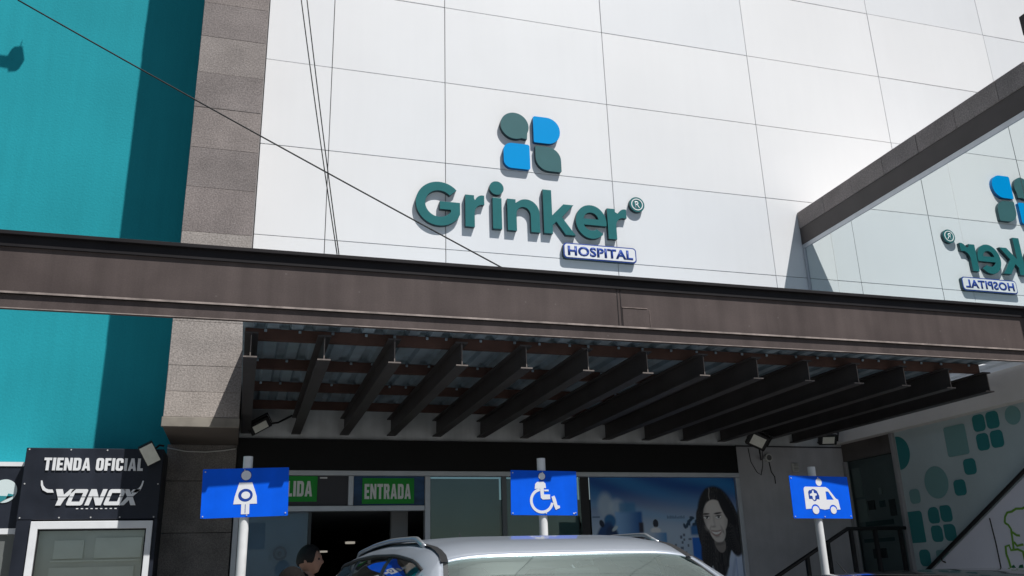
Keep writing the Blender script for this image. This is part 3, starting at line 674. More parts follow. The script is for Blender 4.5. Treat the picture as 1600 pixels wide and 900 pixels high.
MX = 5.50
b = MB(); b.box(WX+.56, 9.0, WY0+.01, WY0+.2, 0.0, 5.94); b.build('front_wall', M_beige, wing)
b = MB(); b.box(MX+.002, MX+.3, WY0, -1.06, 0.0, 2.988); b.build('mural_wall', M_mural, wing)
b = MB(); b.bbox(MX-.045, MX+.02, -1.06, -1.005, 0.0, 2.988, .004); b.build('door_post', mat('grey_post', (0.30, 0.30, 0.31), 0.5), wing)
b = MB(); b.box(MX+.075, MX+.10, -1.0, -0.006, 0.9, 2.755); b.build('room_wall', mat('notice_wall', (0.36, 0.37, 0.375), 0.8, var=0.1), wing)
b = MB(); b.box(MX+.0, MX+.3, -1.003, -0.008, 2.76, 2.988); b.build('door_lintel', mat('dark_lintel', (0.10, 0.09, 0.085), 0.7, var=0.2), wing)
b = MB(); b.bbox(MX-.02, MX+.03, -0.075, -0.008, 0.9, 2.755, .004); b.build('door_jamb', mat('grey_post', (0.3, 0.3, 0.31)), wing)
b = MB(); b.box(MX+.01, MX+.018, -1.003, -0.077, 0.9, 2.755); b.build('door_glass', glass_mat('matt_door_glass', (0.85, 0.92, 0.92), refl=0.03, trans=0.85, ior=1.15), wing)
# notices seen through the glass door
PAP = mat('paper_notice', (0.55, 0.56, 0.55), 0.8); DKP = mat('dark_notice', (0.05, 0.055, 0.055), 0.6); TNP = mat('teal_notice', (0.06, 0.13, 0.14), 0.6)
for (y0, y1, z0, z1, mt) in ((-.24, -.08, 2.28, 2.66, PAP), (-.27, -.09, 1.96, 2.25, PAP), (-.42, -.30, 2.10, 2.22, DKP), (-.62, -.52, 2.12, 2.20, TNP), (-.72, -.20, 1.90, 1.96, TNP), (-.68, -.12, 1.70, 1.745, TNP), (-.50, -.26, 1.50, 1.62, DKP), (-.80, -.70, 2.0, 2.2, DKP), (-.60, -.55, 2.28, 2.36, PAP)):
    b = MB(); b.box(MX+.055, MX+.073, y0, y1, z0, z1); b.build('notice', mt, wing)
# wall print: rounded teal squares and circles
def side(xp): return lambda u, v, d: (xp+d, -u, v)        # u = distance towards the street, v = Z
def mshape(name, loops, m_, t=.004):
    b = MB(); prism(b, loops, side(MX), -t, 0.001); return b.build(name, m_, wing)
def rs(cx, cz, w_, h_, r=.05, tl=None, br=None):
    return rrect(cx-w_/2, cx+w_/2, cz-h_/2, cz+h_/2, r if tl is None else tl, r, r if br is None else br, r, 6)
mshape('dark_teal_disc', [arc(1.075, 2.73, 0.205, -90, 90, 20)], M_mteal)
mshape('pale_teal_square', [rs(2.045, 2.74, .32, .34, .03)], M_mpale)
mshape('pale_teal_disc', [circ(1.625, 2.315, .185, 40)], M_mpale)
for cx, cz in ((2.17, 2.43), (1.97, 2.22)): mshape('dark_teal_square', [rs(cx, cz, .175, .175)], M_mteal)
mshape('pale_teal_square', [rs(1.24, 2.19, .17, .17)], M_mpale)
mshape('dark_teal_square', [rrect(1.072, 1.30, 1.655, 2.02, 0, .04, .02, 0, 6)], M_mteal)
for cx, cz, tl, br in ((1.49, 1.95, .08, .04), (1.69, 1.955, .03, .05), (1.495, 1.742, .05, .05), (1.70, 1.745, .02, .02)):
    mshape('dark_teal_square', [rs(cx, cz, .175, .185, .06, tl, br)], M_mteal)
mshape('dark_teal_square', [rs(1.235, 1.48, .175, .19, .06)], M_mteal)
mshape('pale_teal_square', [rs(1.52, 1.46, .19, .20, .03)], M_mpale)
for cx, cz in ((2.414, 2.877), (2.607, 2.879), (2.42, 2.668), (2.615, 2.671)): mshape('dark_teal_square', [rs(cx, cz, .17, .185, .05)], M_mteal)
mshape('pale_teal_disc', [circ(2.88, 2.88, .10, 30)], M_mpale)
# lower white film with green line drawing, bounded by the sloping rail
mshape('white_film', [[(1.25, 1.30), (2.87, 2.24), (3.99, 2.9), (4.1, 2.9), (4.1, .05), (1.25, .05)]], M_murallow, .006)
b = MB(); b.tube([(MX-.008, -2.31, 1.86), (MX-.010, -2.33, 1.60), (MX-.010, -2.35, .1)], .007, 6); b.build('cable_run', M_cable, wing)
b = MB()
tp = side(MX-.0075)
def line2(pts, wd):
    out = []
    P_ = [Vector(p) for p in pts]
    for s_ in (1, -1):
        seq = range(len(P_)) if s_ == 1 else reversed(range(len(P_)))
        for i in seq:
            t = (P_[min(i+1, len(P_)-1)]-P_[max(i-1, 0)]).normalized(); nrm = Vector((-t.y, t.x))*s_
            out.append(tuple(P_[i]+nrm*wd))
    return out
cr = [(2.50, 1.80), (2.52, 1.86), (2.56, 1.90), (2.62, 1.905), (2.68, 1.93), (2.76, 1.925), (2.84, 1.95), (2.95, 1.93), (3.05, 1.94), (3.14, 1.88)]
for j, seg in enumerate((cr, [(2.50, 1.80), (2.54, 1.775), (2.565, 1.73), (2.555, 1.60), (2.545, 1.52)], [(2.575, 1.70), (2.62, 1.665), (2.66, 1.66)], [(2.57, 1.60), (2.60, 1.56), (2.68, 1.57)],
              [(2.44, 1.48), (2.45, 1.56), (2.50, 1.57), (2.51, 1.52), (2.60, 1.525), (2.66, 1.50), (2.68, 1.43)], [(2.44, 1.48), (2.455, 1.42), (2.47, 1.30), (2.45, 1.2)], [(2.66, 1.50), (2.665, 1.35), (2.69, 1.15)], [(2.72, 1.36), (2.76, 1.28), (2.74, 1.15)], [(2.80, 1.72), (2.86, 1.75), (2.92, 1.71)])):
    b = MB(); prism(b, [line2(seg, .011)], tp, -.003-.0006*j, 0.0); b.build('green_line', M_lime, wing)
mshape('green_bottle', [[(2.475, 1.15), (2.475, 1.36), (2.505, 1.375), (2.54, 1.32), (2.58, 1.37), (2.62, 1.375), (2.64, 1.15)]], M_bottle, .0085)

sr = empty('sloping_handrail', (MX-.05, -2.0, 1.2), 'black sloping handrail across the teal patterned wall', 'handrail')
b = MB(); b.tube([(MX-.05, -1.0, 1.17), (MX-.05, -1.27, 1.33), (MX-.05, -2.87, 2.262), (MX-.05, -4.0, 2.92)], .022, 10); b.build('top_rail', M_rail, sr, True)
for yy, zz_ in ((-1.55, 1.49), (-3.6, 2.69)):
    b = MB(); b.tube([(MX-.05, yy, zz_), (MX-.05, yy, zz_-.05), (MX+.0, yy, zz_-.07)], .008, 6); b.build('bracket', M_rail, sr)
# stairs and guard rail to the side door
st = empty('side_stairs', (4.6, -0.6, 0), 'concrete stairs rising to the glazed side door', 'stairs')
for k in range(5):
    b = MB(); b.bbox(3.62+k*.27, 3.62+(k+1)*.27 if k < 4 else 5.45, -1.15, -0.02, 0.12, 0.12+.16*(k+1), .008); b.build('step', M_concrete, st)
hr = empty('stair_guard_rail', (4.6, -1.1, 0.2), 'black steel guard rail beside the stairs at the side door', 'handrail')
b = MB(); b.tube([(3.25, -1.1, 1.175), (4.58, -1.1, 1.832), (5.40, -1.1, 1.832)], .023, 10); b.build('top_rail', M_rail, hr, True)
for xx, zb in ((3.36, .12), (3.98, .44), (4.28, .60), (4.62, .92), (4.96, .92), (5.32, .92)):
    zt = 1.175+(xx-3.25)*(.657/1.33) if xx < 4.58 else 1.832
    b = MB(); b.box(xx-.02, xx+.02, -1.12, -1.08, zb, zt-.01); b.build('baluster', M_rail, hr)

# ------------------------------------------------------------------ hospital lettering
sg = empty('hospital_sign', (1.1, -0.05, 5.4), 'raised teal hospital name sign with four piece blue and slate logo above', 'sign')
DEP = 0.058
KS = 1.0092
def sgx(x): return -2.267+(x+2.267)*KS
def sgz(z): return 1.38+(z-1.38)*KS
def sgl(loops): return [[(sgx(u), sgz(v)) for u, v in lp] for lp in loops]
def raised(name, loops, mface, mside=M_letter_side, dep=DEP, bev=0.005, parent=sg):
    b = MB(); prism(b, sgl(loops), facade(0.0), -dep, 0.012, 0, 1)
    o = b.build(name, mface, parent, extra=(mside,))
    md = o.modifiers.new('bevel', 'BEVEL'); md.width = bev; md.segments = 2; md.limit_method = 'ANGLE'; md.angle_limit = R(60)
    return o
BZ = 5.68; st_ = .124; XH = .445
def off(lp, dx, dz=BZ): return [(u+dx, v+dz) for u, v in lp]
# G
Gc = (-0.115, 5.963); Ro, Ri = .306, .183
G = arc(*Gc, Ro, 42, 322, 40)
gx = Gc[0]+.272
G += [(gx, Gc[1]-.13), (gx, Gc[1]+.035), (Gc[0]+.005, Gc[1]+.035), (Gc[0]+.005, Gc[1]-.075), (gx-.122, Gc[1]-.075), (gx-.122, Gc[1]-.105)]
G += arc(*Gc, Ri, 318, 42, 36)
raised('letter_g', [G], M_letter)
def r_loop(wd=.255):
    return [(0, 0), (st_, 0), (st_, .20)]+arc(st_+.115, .195, .115, 178, 100, 8, .128)+[(wd, .322), (wd, .452)]+arc(wd-.02, .30, .12, 95, 150, 6, .155)+[(st_-.006, .40), (st_-.006, XH), (0, XH)]
raised('letter_r', [off(r_loop(), .226)], M_letter)
raised('letter_i', [[(.592, BZ), (.716, BZ), (.716, BZ+XH), (.592, BZ+XH)]], M_letter)
raised('letter_i_dot', [circ(.652, 6.262, .097, 40)], M_letter)
n_ = [(0, 0), (st_, 0), (st_, .235)]+arc(.222, .235, .098, 180, 0, 14, .112)+[(.32, 0), (.444, 0), (.444, .27)]+arc(.262, .27, .182, 0, 118, 14, .19)+[(st_-.008, .395), (st_-.008, XH), (0, XH)]
raised('letter_n', [off(n_, .792)], M_letter)
k_ = [(0, 0), (st_, 0), (st_, .122), (.176, .178), (.302, 0), (.448, 0), (.262, .25), (.436, XH), (.290, XH), (st_, .268), (st_, .635), (0, .635)]
raised('letter_k', [off(k_, 1.290)], M_letter)
ec = (1.966, 5.903); eR = .222; ez = .245
e_o = arc(*ec, eR, -2, 318, 44, ez)
e_o += arc(ec[0], ec[1], .118, 308, 200, 14, .125)
e_o += [(ec[0]-.104, ec[1]-.048), (ec[0]+eR-.004, ec[1]-.048)]
e_h = [(ec[0]-.106, ec[1]+.042), (ec[0]+.106, ec[1]+.042)]+arc(ec[0], ec[1]+.03, .106, 12, 168, 14, .105)
raised('letter_e', [e_o, e_h], M_letter)
raised('letter_r', [off(r_loop(.285), 2.205)], M_letter)
rg = raised('registered_disc', [circ(2.662, 6.226, .112, 36)], M_letter)
b = MB(); prism(b, sgl([circ(2.662, 6.226, .088, 32), circ(2.662, 6.226, .074, 32)]), facade(-DEP-.0015), -.003, 0.001); b.build('ring', M_greytext, rg)
text_on_facade('letter_mark', 'R', sgx(2.630), sgz(6.175), .072, .10, -DEP-.0015, M_greytext, rg, bold=.01)
# logo
raised('logo_piece', [[(.93+.2*math.cos(R(a)), 7.222+.2*math.sin(R(a))) for a in range(0, 300, 8)]+[(1.10, 7.035)]+[(.93+.2*math.cos(R(a)), 7.222+.2*math.sin(R(a))) for a in range(332, 360, 8)]], M_logo_grey)
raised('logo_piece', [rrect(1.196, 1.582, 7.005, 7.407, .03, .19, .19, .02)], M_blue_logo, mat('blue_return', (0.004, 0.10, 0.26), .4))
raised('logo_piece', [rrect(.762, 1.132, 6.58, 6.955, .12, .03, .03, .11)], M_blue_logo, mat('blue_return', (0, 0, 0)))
raised('logo_piece', [rrect(1.212, 1.578, 6.592, 6.955, .015, .19, .02, .19)], M_logo_grey)
# hospital plate
hp = raised('hospital_plate', [rrect(1.545, 2.590, 5.352, 5.572, .05, .05, .05, .05)], M_hosp_blue, M_letter_side)
b = MB(); prism(b, sgl([rrect(1.562, 2.573, 5.369, 5.555, .04, .04, .04, .04)]), facade(-DEP-.001), -.004, 0.0005); b.build('white_face', M_white, hp)
text_on_facade('lettering', 'HOSPITAL', sgx(1.605), sgz(5.395), .94, .136, -DEP-.0055, M_hosp_blue, hp, bold=.036, space=1.05)

# ------------------------------------------------------------------ parking signs on poles
def sign_post(px, py, ztop, tilt, yawdeg, sw, shh, zc, dx, roll_, label, draw):
    """tilt: pole lean (x per metre)"""
    root = empty('parking_sign', (px, py, 0), label, 'sign', 'blue parking signs on white poles')
    b = MB(); pr = .036
    def lean(z): return px+(z-1.9)*tilt
    b.tube([(lean(0), py, 0), (lean(ztop), py, ztop)], pr, 20); pole = b.build('pole', M_pole, root, True)
    md = pole.modifiers.new('es', 'EDGE_SPLIT'); md.split_angle = R(40)
    T = Matrix.Translation((px+dx, py-pr-.006, zc)) @ Matrix.Rotation(R(yawdeg), 4, 'Z') @ Matrix.Rotation(R(roll_), 4, 'Y')
    def f(u, v, d): return tuple(T @ Vector((u, d, v)))
    b = MB(); prism(b, [rrect(-sw/2+.001, sw/2-.001, -shh/2+.001, shh/2-.001, .006, .006, .006, .006, 3)], f, .0002, .002); b.build('back_sheet', M_grille, root)
    b = MB(); prism(b, [rrect(-sw/2, sw/2, -shh/2, shh/2, .006, .006, .006, .006, 3)], f, -.004, .0)
    board = b.build('sign_board', M_signblue, root)
    cnt = [0]
    def shape(loops, m_=M_pictowhite, name='pictogram'):
        cnt[0] += 1
        b = MB(); prism(b, loops, f, -.0048-.0005*cnt[0], -.0042); b.build(name, m_, board)
    draw(shape)
    for bu, bv in ((-.012, shh*.46), (.014, -shh*.46), (-sw*.47, shh*.44), (sw*.47, -shh*.44), (-sw*.475, -shh*.46)):
        b = MB(); prism(b, [circ(bu, bv, .005, 10)], f, -.009, -.0042); b.build('bolt', M_grille, board)
    b = MB(); b.tube([(lean(zc+.08)-.045, py, zc+.08), (lean(zc+.08)+.045, py, zc+.08)], .006, 6); b.build('clamp_bolt', M_grille, root)
    return root
def preg(sh):
    sh([circ(0, .128, .041, 28)], M_signline, 'outline'); sh([circ(0, .128, .036, 28)])
    sh([[(-.048, .075), (.046, .075), (.066, .02), (.082, -.03), (.086, -.085), (.032, -.085), (.032, -.160), (-.028, -.160), (-.028, -.085), (-.086, -.085), (-.078, -.03)]])
    sh([circ(0, -.02, .053, 32, .048)], M_signline, 'outline'); sh([circ(.002, -.02, .032, 28, .027)])
    sh([[(.000, -.152), (.004, -.152), (.004, -.088), (.000, -.088)]], M_signline, 'outline')
def wheel(sh):
    sh([circ(-.018, .135, .034, 28)], M_signline, 'outline'); sh([circ(-.018, .135, .0285, 28)])
    sh([arc(-.022, -.065, .103, 100, 350, 30)+arc(-.022, -.065, .080, 350, 100, 30)])
    sh([[(-.082, .03), (-.078, .07), (-.060, .088), (-.005, .090), (.012, .075), (.016, .038), (-.003, .038), (-.003, -.014), (.050, -.014), (.050, -.052), (-.015, -.055), (-.030, -.042), (-.036, .035)]])
    sh([[(.0, .012), (.038, .012), (.038, .026), (.0, .026)]])
    sh([[(.062, -.032), (.088, -.022), (.100, -.052), (.112, -.100), (.132, -.104), (.134, -.122), (.096, -.138), (.085, -.112)]])
    sh([circ(.255, -.165, .006, 10)])
def ambu(sh):
    sh([circ(-.005, .135, .034, 28)])
    sh([[(-.185, .07)]+[(-.178, .085), (-.165, .092), (.065, .092), (.095, .075), (.165, -.010), (.190, -.022), (.202, -.11), (.155, -.11)]+arc(.122, -.112, .045, 10, 170, 14)+[(.025, -.112)]+arc(-.078, -.112, .048, 10, 170, 14)+[(-.185, -.108)],
        [(.058, .052), (.088, .052), (.140, -.022), (.058, -.022)][::-1]])
    sh([[(-.140, .045), (-.125, .062), (-.105, .062), (-.092, .072), (-.065, .070), (-.040, .055), (-.028, .03), (-.020, .01), (-.022, -.022), (-.048, -.018), (-.062, -.034), (-.085, -.038), (-.105, -.018), (-.138, -.018)]], M_signline, 'cross_badge')
    sh([[(-.092, .058), (-.078, .058), (-.076, .036), (-.048, .032), (-.046, .016), (-.066, .010), (-.070, -.020), (-.082, -.028), (-.094, -.018), (-.098, .010), (-.124, .012), (-.124, .026), (-.098, .036)]])
    sh([circ(.122, -.116, .033, 24)]); sh([circ(-.078, -.116, .036, 24)])
sign_post(-2.252, -3.035, 2.340, 0.0, -2.0, .632, .364, 2.064, -.003, -1.5, 'blue pregnancy parking sign on white pole in front of the stone pillar', preg)
sign_post(0.130, -3.065, 2.346, 0.0, -2.0, .575, .363, 2.057, .002, 1.0, 'blue wheelchair parking sign on white pole behind the silver car', wheel)
sign_post(2.795, -3.055, 2.295, 0.0, 4.0, .662, .380, 2.016, .030, 0.5, 'blue ambulance parking sign on white pole near the stair rail', ambu)

# ------------------------------------------------------------------ cars
def make_car(name, label, loc, paint, zs=1.0, rails=True, glass=None, wl=1.0):
    root = empty(name, loc, label, 'car')
    ox, oy, _ = loc                          # loc = ground point under the windscreen header
    yk = [-1.85, -0.85, -0.55, -0.25, -0.06, 0.0, .12, .3, .6, 1.0, 1.4, 1.8, 2.05, 2.25, 2.36, 2.42]
    def interp(tab, y):
        ys = [p[0] for p in tab]
        return float(np.interp(y, ys, [p[1] for p in tab]))
    def smooth_interp(tab, y):
        return sum(interp(tab, y+d) for d in (-.06, -.03, 0, .03, .06))/5
    roof = [(-.90, .985), (-.55, 1.20), (-.25, 1.372), (-.05, 1.482), (0, 1.505), (.15, 1.552), (.5, 1.592), (1.0, 1.608), (1.5, 1.602), (2.0, 1.578), (2.3, 1.53), (2.45, 1.46), (2.6, 1.24), (2.72, .98)]
    wid = [(-.90, .80), (-.4, .765), (0, .705), (.5, .745), (1.2, .80), (2.0, .84), (2.3, .82), (2.72, .74)]
    belt = 0.96
    NS = 40
    def sec(y, th):
        zt = smooth_interp(roof, y); W = interp(wid, y); n = 2/5.2
        c, s_ = math.cos(th), math.sin(th)
        x = W*math.copysign(abs(c)**n, c); hgt = abs(s_)**0.25
        z = belt+(zt-belt)*hgt
        x *= 1.0+0.14*(1-(z-belt)/max(1.60-belt, .01))           # tumblehome
        return (ox+x*wl, oy+y, z*zs)
    # theta lines: side bottom .. side window .. roof edge .. centre
    ths = [math.asin(h_**4) for h_ in np.linspace(0, .86, 14)] + [.64, .70, .78, .86, .94] + list(np.linspace(1.0, math.pi/2, 8))
    ths = ths+[math.pi-t for t in reversed(ths[:-1])]
    yl = sorted(set([round(v, 4) for v in list(np.linspace(-.88, -.045, 12))+list(np.linspace(-.045, .03, 3))+list(np.linspace(.03, 2.30, 38))+list(np.linspace(2.34, 2.70, 10))+[.58, .66, 1.38, 1.46]]))
    nt_, ny = len(ths), len(yl)
    V = [sec(y, t) for y in yl for t in ths]
    TLO = math.asin(.1**4)
    def region(y, t):
        tt = min(t, math.pi-t)
        if y < -.03: return ('frit_band' if tt < 1.0 or y > -.075 else 'windscreen') if tt > .94 else ('side_window' if TLO < tt < .58 and y > -.42 else 'body')
        if y < 2.34:
            if TLO < tt < .58 and .02 < y < 2.12 and not (.58 < y < .66) and not (1.38 < y < 1.46): return 'side_window'
            if TLO < tt < .58 and ((.58 < y < .66) or (1.38 < y < 1.46)): return 'door_pillar'
            return 'body'
        if y > 2.47 and tt > .78: return 'rear_window'
        return 'body'
    F = {}
    for i in range(ny-1):
        for j in range(nt_-1):
            r_ = region((yl[i]+yl[i+1])/2, (ths[j]+ths[j+1])/2)
            F.setdefault(r_, []).append((i*nt_+j, i*nt_+j+1, (i+1)*nt_+j+1, (i+1)*nt_+j))
    def sub(nm, fs, m_, inset=0.0):
        us = sorted({i for f in fs for i in f}); mp = {u_: k for k, u_ in enumerate(us)}
        b = MB(); c = Vector((ox, oy+.8, 1.1*zs))
        vv = []
        for u_ in us:
            p = Vector(V[u_])
            if inset: p += (c-p).normalized()*inset
            vv.append(tuple(p))
        b.add(vv, [tuple(mp[i] for i in f) for f in fs]); o = b.build(nm, m_, root, True)
        return o
    body = sub('cabin_shell', F['body']+F.get('roof_ditch', []), paint)
    md = body.modifiers.new('s', 'SOLIDIFY'); md.thickness = .02; md.offset = -1
    sub('windscreen', F['windscreen'], glass or G_car, .004)
    for sx in (-1, 1): sub('frit_band', [f for f in F['frit_band'] if (V[f[0]][0]-ox)*sx > 0], mat('black_glass_frit', (0.03, 0.033, 0.033), 0.12, spec=0.6), .004)
    sw = F['side_window']
    left = [f for f in sw if V[f[0]][0] < ox]; right = [f for f in sw if V[f[0]][0] >= ox]
    sub('side_window', left, G_carside, .005); sub('side_window', right, G_carside, .005)
    dp = F['door_pillar']
    for sx in (-1, 1):
        for (ya, yb) in ((.5, .8), (1.3, 1.6)):
            sel = [f for f in dp if (V[f[0]][0]-ox)*sx > 0 and ya < V[f[0]][1]-oy < yb]
            if sel: sub('door_pillar', sel, M_rubber, .004)
    if 'rear_window' in F: sub('rear_window', F['rear_window'], G_carside, .004)
    # roof ditch mouldings and rails
    for sx in (-1, 1):
        pts = []
        for y in np.linspace(-.05, 2.25, 30):
            x, yy, z = sec(y, .965); pts.append((ox+sx*abs(x-ox), yy, z+.001))
        b = MB()
        vs = []; fs = []
        for (x, y, z) in pts: vs += [(x-.017, y, z+.004), (x+.017, y, z+.004)]
        for k in range(len(pts)-1): fs.append((2*k, 2*k+1, 2*k+3, 2*k+2))
        b.add(vs, fs); b.build('roof_moulding', M_rubber, root, True)
        if rails:
            pts = []
            yr = np.linspace(.30, 2.22, 24)
            for k, y in enumerate(yr):
                x, yy, z = sec(y, .93); e = min(1, min(k, 23-k)/2.0)
                pts.append((ox+sx*abs(x-ox), yy, z-.004+.030*e))
            b = MB(); b.tube(pts, .013, 8); b.build('roof_rail', M_silver_trim, root, True)
    for sx in (-.42, .42):
        pts = [Vector(sec(y, math.pi/2-abs(sx)*.9)) for y in np.linspace(.25, 2.2, 26)]
        b = MB(); b.tube([(ox+sx, p.y, np.interp(0, [0, 1], [p.z, p.z])-.0025) for p in pts], .006, 6); b.build('roof_rib', paint, root, True)
    b = MB(); b.tube([(ox, oy+2.05, 1.585*zs), (ox+.0, oy+2.16, 1.70*zs)], [.006, .002], 6); b.build('antenna', M_rubber, root)
    # trim line around side glass
    for sx in (-1, 1):
        pts = []
        for y in np.linspace(.0, 2.14, 24):
            x, yy, z = sec(y, .595); pts.append((ox+sx*(abs(x-ox)+.004), yy, z))
        b = MB(); b.tube(pts, .008, 6); b.build('window_trim', M_rubber, root, True)
    # lower body as lofted sections
    low = [(-1.86, .60, .40, .66), (-1.80, .74, .30, .78), (-1.6, .83, .24, .86), (-1.2, .87, .22, .94), (-.85, .885, .22, .985), (0, .89, .22, .985), (1.2, .925, .22, .985), (2.2, .91, .24, .985), (2.55, .87, .30, .98), (2.72, .80, .36, .95), (2.76, .68, .45, .80)]
    b = MB(); NB = 18; vv = []
    for (y, W, z0, z1) in low:
        for k in range(NB):
            a = 2*math.pi*k/NB; c, s_ = math.cos(a), math.sin(a)
            vv.append((ox+wl*W*math.copysign(abs(c)**.35, c), oy+y, zs*((z0+z1)/2+(z1-z0)/2*math.copysign(abs(s_)**.45, s_))))
    ff = [(i*NB+k, i*NB+(k+1) % NB, (i+1)*NB+(k+1) % NB, (i+1)*NB+k) for i in range(len(low)-1) for k in range(NB)]
    ff += [tuple(range(NB)), tuple((len(low)-1)*NB+k for k in range(NB))]
    b.add(vv, ff); b.build('lower_body', paint, root, True)
    for sx in (-1, 1):
        for yy in (-1.12, 1.62):
            wx = ox+sx*wl*.80
            b = MB(); b.tube([(wx-.1, oy+yy, .33), (wx+.1, oy+yy, .33)], .33, 28); wh = b.build('wheel', M_rubber, root)
            b = MB(); b.tube([(wx-.105, oy+yy, .33), (wx+.105, oy+yy, .33)], .21, 24); b.build('rim', M_silver_trim, wh)
        b = MB(); b.bbox(ox+sx*wl*.62-.14, ox+sx*wl*.62+.14, oy-1.83, oy-1.70, .62*zs, .74*zs, .03); b.build('headlight', mat('headlight_lens', (.6, .62, .65), .1), root)
        b = MB(); b.bbox(ox+sx*(wl*.885+.10)-.09, ox+sx*(wl*.885+.10)+.09, oy-.50, oy-.38, .98*zs, 1.12*zs, .03); b.build('wing_mirror', paint, root)
    b = MB(); b.bbox(ox-.42, ox+.42, oy-1.875, oy-1.80, .42*zs, .58*zs, .02); b.build('grille', M_rubber, root)
    # interior
    b = MB(); b.bbox(ox-.68, ox+.68, oy-.70, oy-.38, .80*zs, 1.06*zs, .05); b.build('dashboard', M_interior, root)
    for sx in (-1, 1):
        for yy in (.45, 1.35):
            b = MB(); b.bbox(ox+sx*.36-.24, ox+sx*.36+.24, oy+yy, oy+yy+.14, .70*zs, 1.24*zs, .05); se = b.build('seat', M_interior, root)
            b = MB(); b.bbox(ox+sx*.36-.13, ox+sx*.36+.13, oy+yy+.02, oy+yy+.12, 1.25*zs, 1.44*zs, .04); b.build('headrest', M_interior, se)
    b = MB(); b.bbox(ox-.11, ox+.11, oy-.10, oy-.07, 1.36*zs, 1.42*zs, .01); b.build('rear_view_mirror', M_interior, root)
    return root
make_car('silver_car', 'silver car with roof rails parked below the wheelchair sign', (-0.82, -6.2, 0), M_silver)
make_car('black_car', 'glossy black car whose roof just shows at the lower right', (2.35, -6.0, 0), M_blackpaint, zs=.848, rails=False, wl=1.0)

# ------------------------------------------------------------------ people
def skin_mesh(verts, edges, radii, sub=2):
    me = bpy.data.meshes.new('tmp'); me.from_pydata(verts, edges, []); me.update()
    o = bpy.data.objects.new('tmp', me); COL.objects.link(o)
    md = o.modifiers.new('skin', 'SKIN'); md.use_smooth_shade = True
    sv = me.skin_vertices[0].data
    for i, r_ in enumerate(radii):
        sv[i].radius = r_ if isinstance(r_, tuple) else (r_, r_); sv[i].use_root = (i == 0)
    s_ = o.modifiers.new('sub', 'SUBSURF'); s_.levels = sub; s_.render_levels = sub
    dg = bpy.context.evaluated_depsgraph_get(); out = bpy.data.meshes.new_from_object(o.evaluated_get(dg))
    bpy.data.objects.remove(o); bpy.data.meshes.remove(me); out.materials.clear()
    return out
def head_mesh(zc):
    """head facing -Y centred at height zc"""
    NU, NV = 48, 36; vs = []; fs = []
    for j in range(NV+1):
        ph = math.pi*j/NV - math.pi/2
        for i in range(NU):
            th = 2*math.pi*i/NU
            x, y, z = math.cos(ph)*math.sin(th), -math.cos(ph)*math.cos(th), math.sin(ph)
            sx, sy, sz = .076, .098, .120
            k = 1.0 if z > 0 else 1-.30*(-z)**1.4
            X, Y, Z = x*sx*k, y*sy*(1 if z > -.2 else 1-.18*(-z-.2)), z*sz
            fr = max(0, -y)**2
            if z < -.2: Y -= .020*fr*min(1, (-z-.2)*2)                      # jaw forward
            g_ = lambda cx, cz, rx, rz: math.exp(-((X-cx)/rx)**2-((Z-cz)/rz)**2)
            if y < 0:
                Y -= .020*g_(0, -.020, .014, .016)+.010*g_(0, .002, .011, .024)  # nose
                Y -= .006*g_(0, .032, .05, .010)                                # brow
                Y += .008*(g_(-.030, .008, .017, .012)+g_(.030, .008, .017, .012))
                Y -= .007*g_(0, -.055, .022, .012); Y += .004*g_(0, -.060, .02, .003)
                Y -= .016*g_(0, -.098, .028, .020)
            elif z < -.25: Y -= .02*(-z-.25)
            vs.append((X, Y, zc+Z))
    for j in range(NV):
        for i in range(NU): fs.append((j*NU+i, j*NU+(i+1) % NU, (j+1)*NU+(i+1) % NU, (j+1)*NU+i))
    b = MB(); b.add(vs, fs)
    for s_ in (-1, 1):                                                  # ears
        e = len(b.v)
        ev = []; ef = []
        for q in range(9):
            for p in range(12):
                a = math.pi*q/8-math.pi/2; t = 2*math.pi*p/12
                ev.append((s_*(.074+.010*math.cos(a)*math.cos(t)+.006*math.cos(a)*math.sin(t)), .012+.019*math.cos(a)*math.sin(t), zc-.008+.033*math.sin(a)))
        for q in range(8):
            for p in range(12): ef.append((q*12+p, q*12+(p+1) % 12, (q+1)*12+(p+1) % 12, (q+1)*12+p))
        b.add(ev, ef)
        ev = [(s_*.029+.0105*math.cos(a)*math.sin(t), -.083-.0105*math.cos(a)*math.cos(t), zc+.008+.0105*math.sin(a)) for a in np.linspace(-1.4, 1.4, 7) for t in np.linspace(0, 2*math.pi, 11)[:-1]]
        ef = [(q*10+p, q*10+(p+1) % 10, (q+1)*10+(p+1) % 10, (q+1)*10+p) for q in range(6) for p in range(10)]
        b.add(ev, ef, 1)
    return b
def hair_mesh(zc, thick=.012, low=-.055):
    rnd = random.Random(8); NU, NV = 48, 22; vs = []; fs = []
    for j in range(NV+1):
        for i in range(NU):
            th = 2*math.pi*i/NU
            fr = max(0, math.cos(th))                                   # 1 at the face
            side_ = abs(math.sin(th))
            e_ = min(1, max(0, (fr-.42)/.30)); e_ = e_*e_*(3-2*e_)
            zlim = (low+.035*side_)*(1-e_)+.066*e_+.008*math.sin(9*th)*e_
            zn0 = max(-.95, zlim/.120); ph0 = math.asin(zn0)
            ph = ph0+(math.pi/2-ph0)*j/NV
            x, y, z = math.cos(ph)*math.sin(th), -math.cos(ph)*math.cos(th), math.sin(ph)
            t = thick*(.35+.65*min(1, j/3))+rnd.uniform(-.0012, .0012)
            vs.append((x*(.076+t), y*(.098+t)+.003, zc+z*(.120+t)))
    for j in range(NV):
        for i in range(NU): fs.append((j*NU+i, j*NU+(i+1) % NU, (j+1)*NU+(i+1) % NU, (j+1)*NU+i))
    return MB().add(vs, fs)
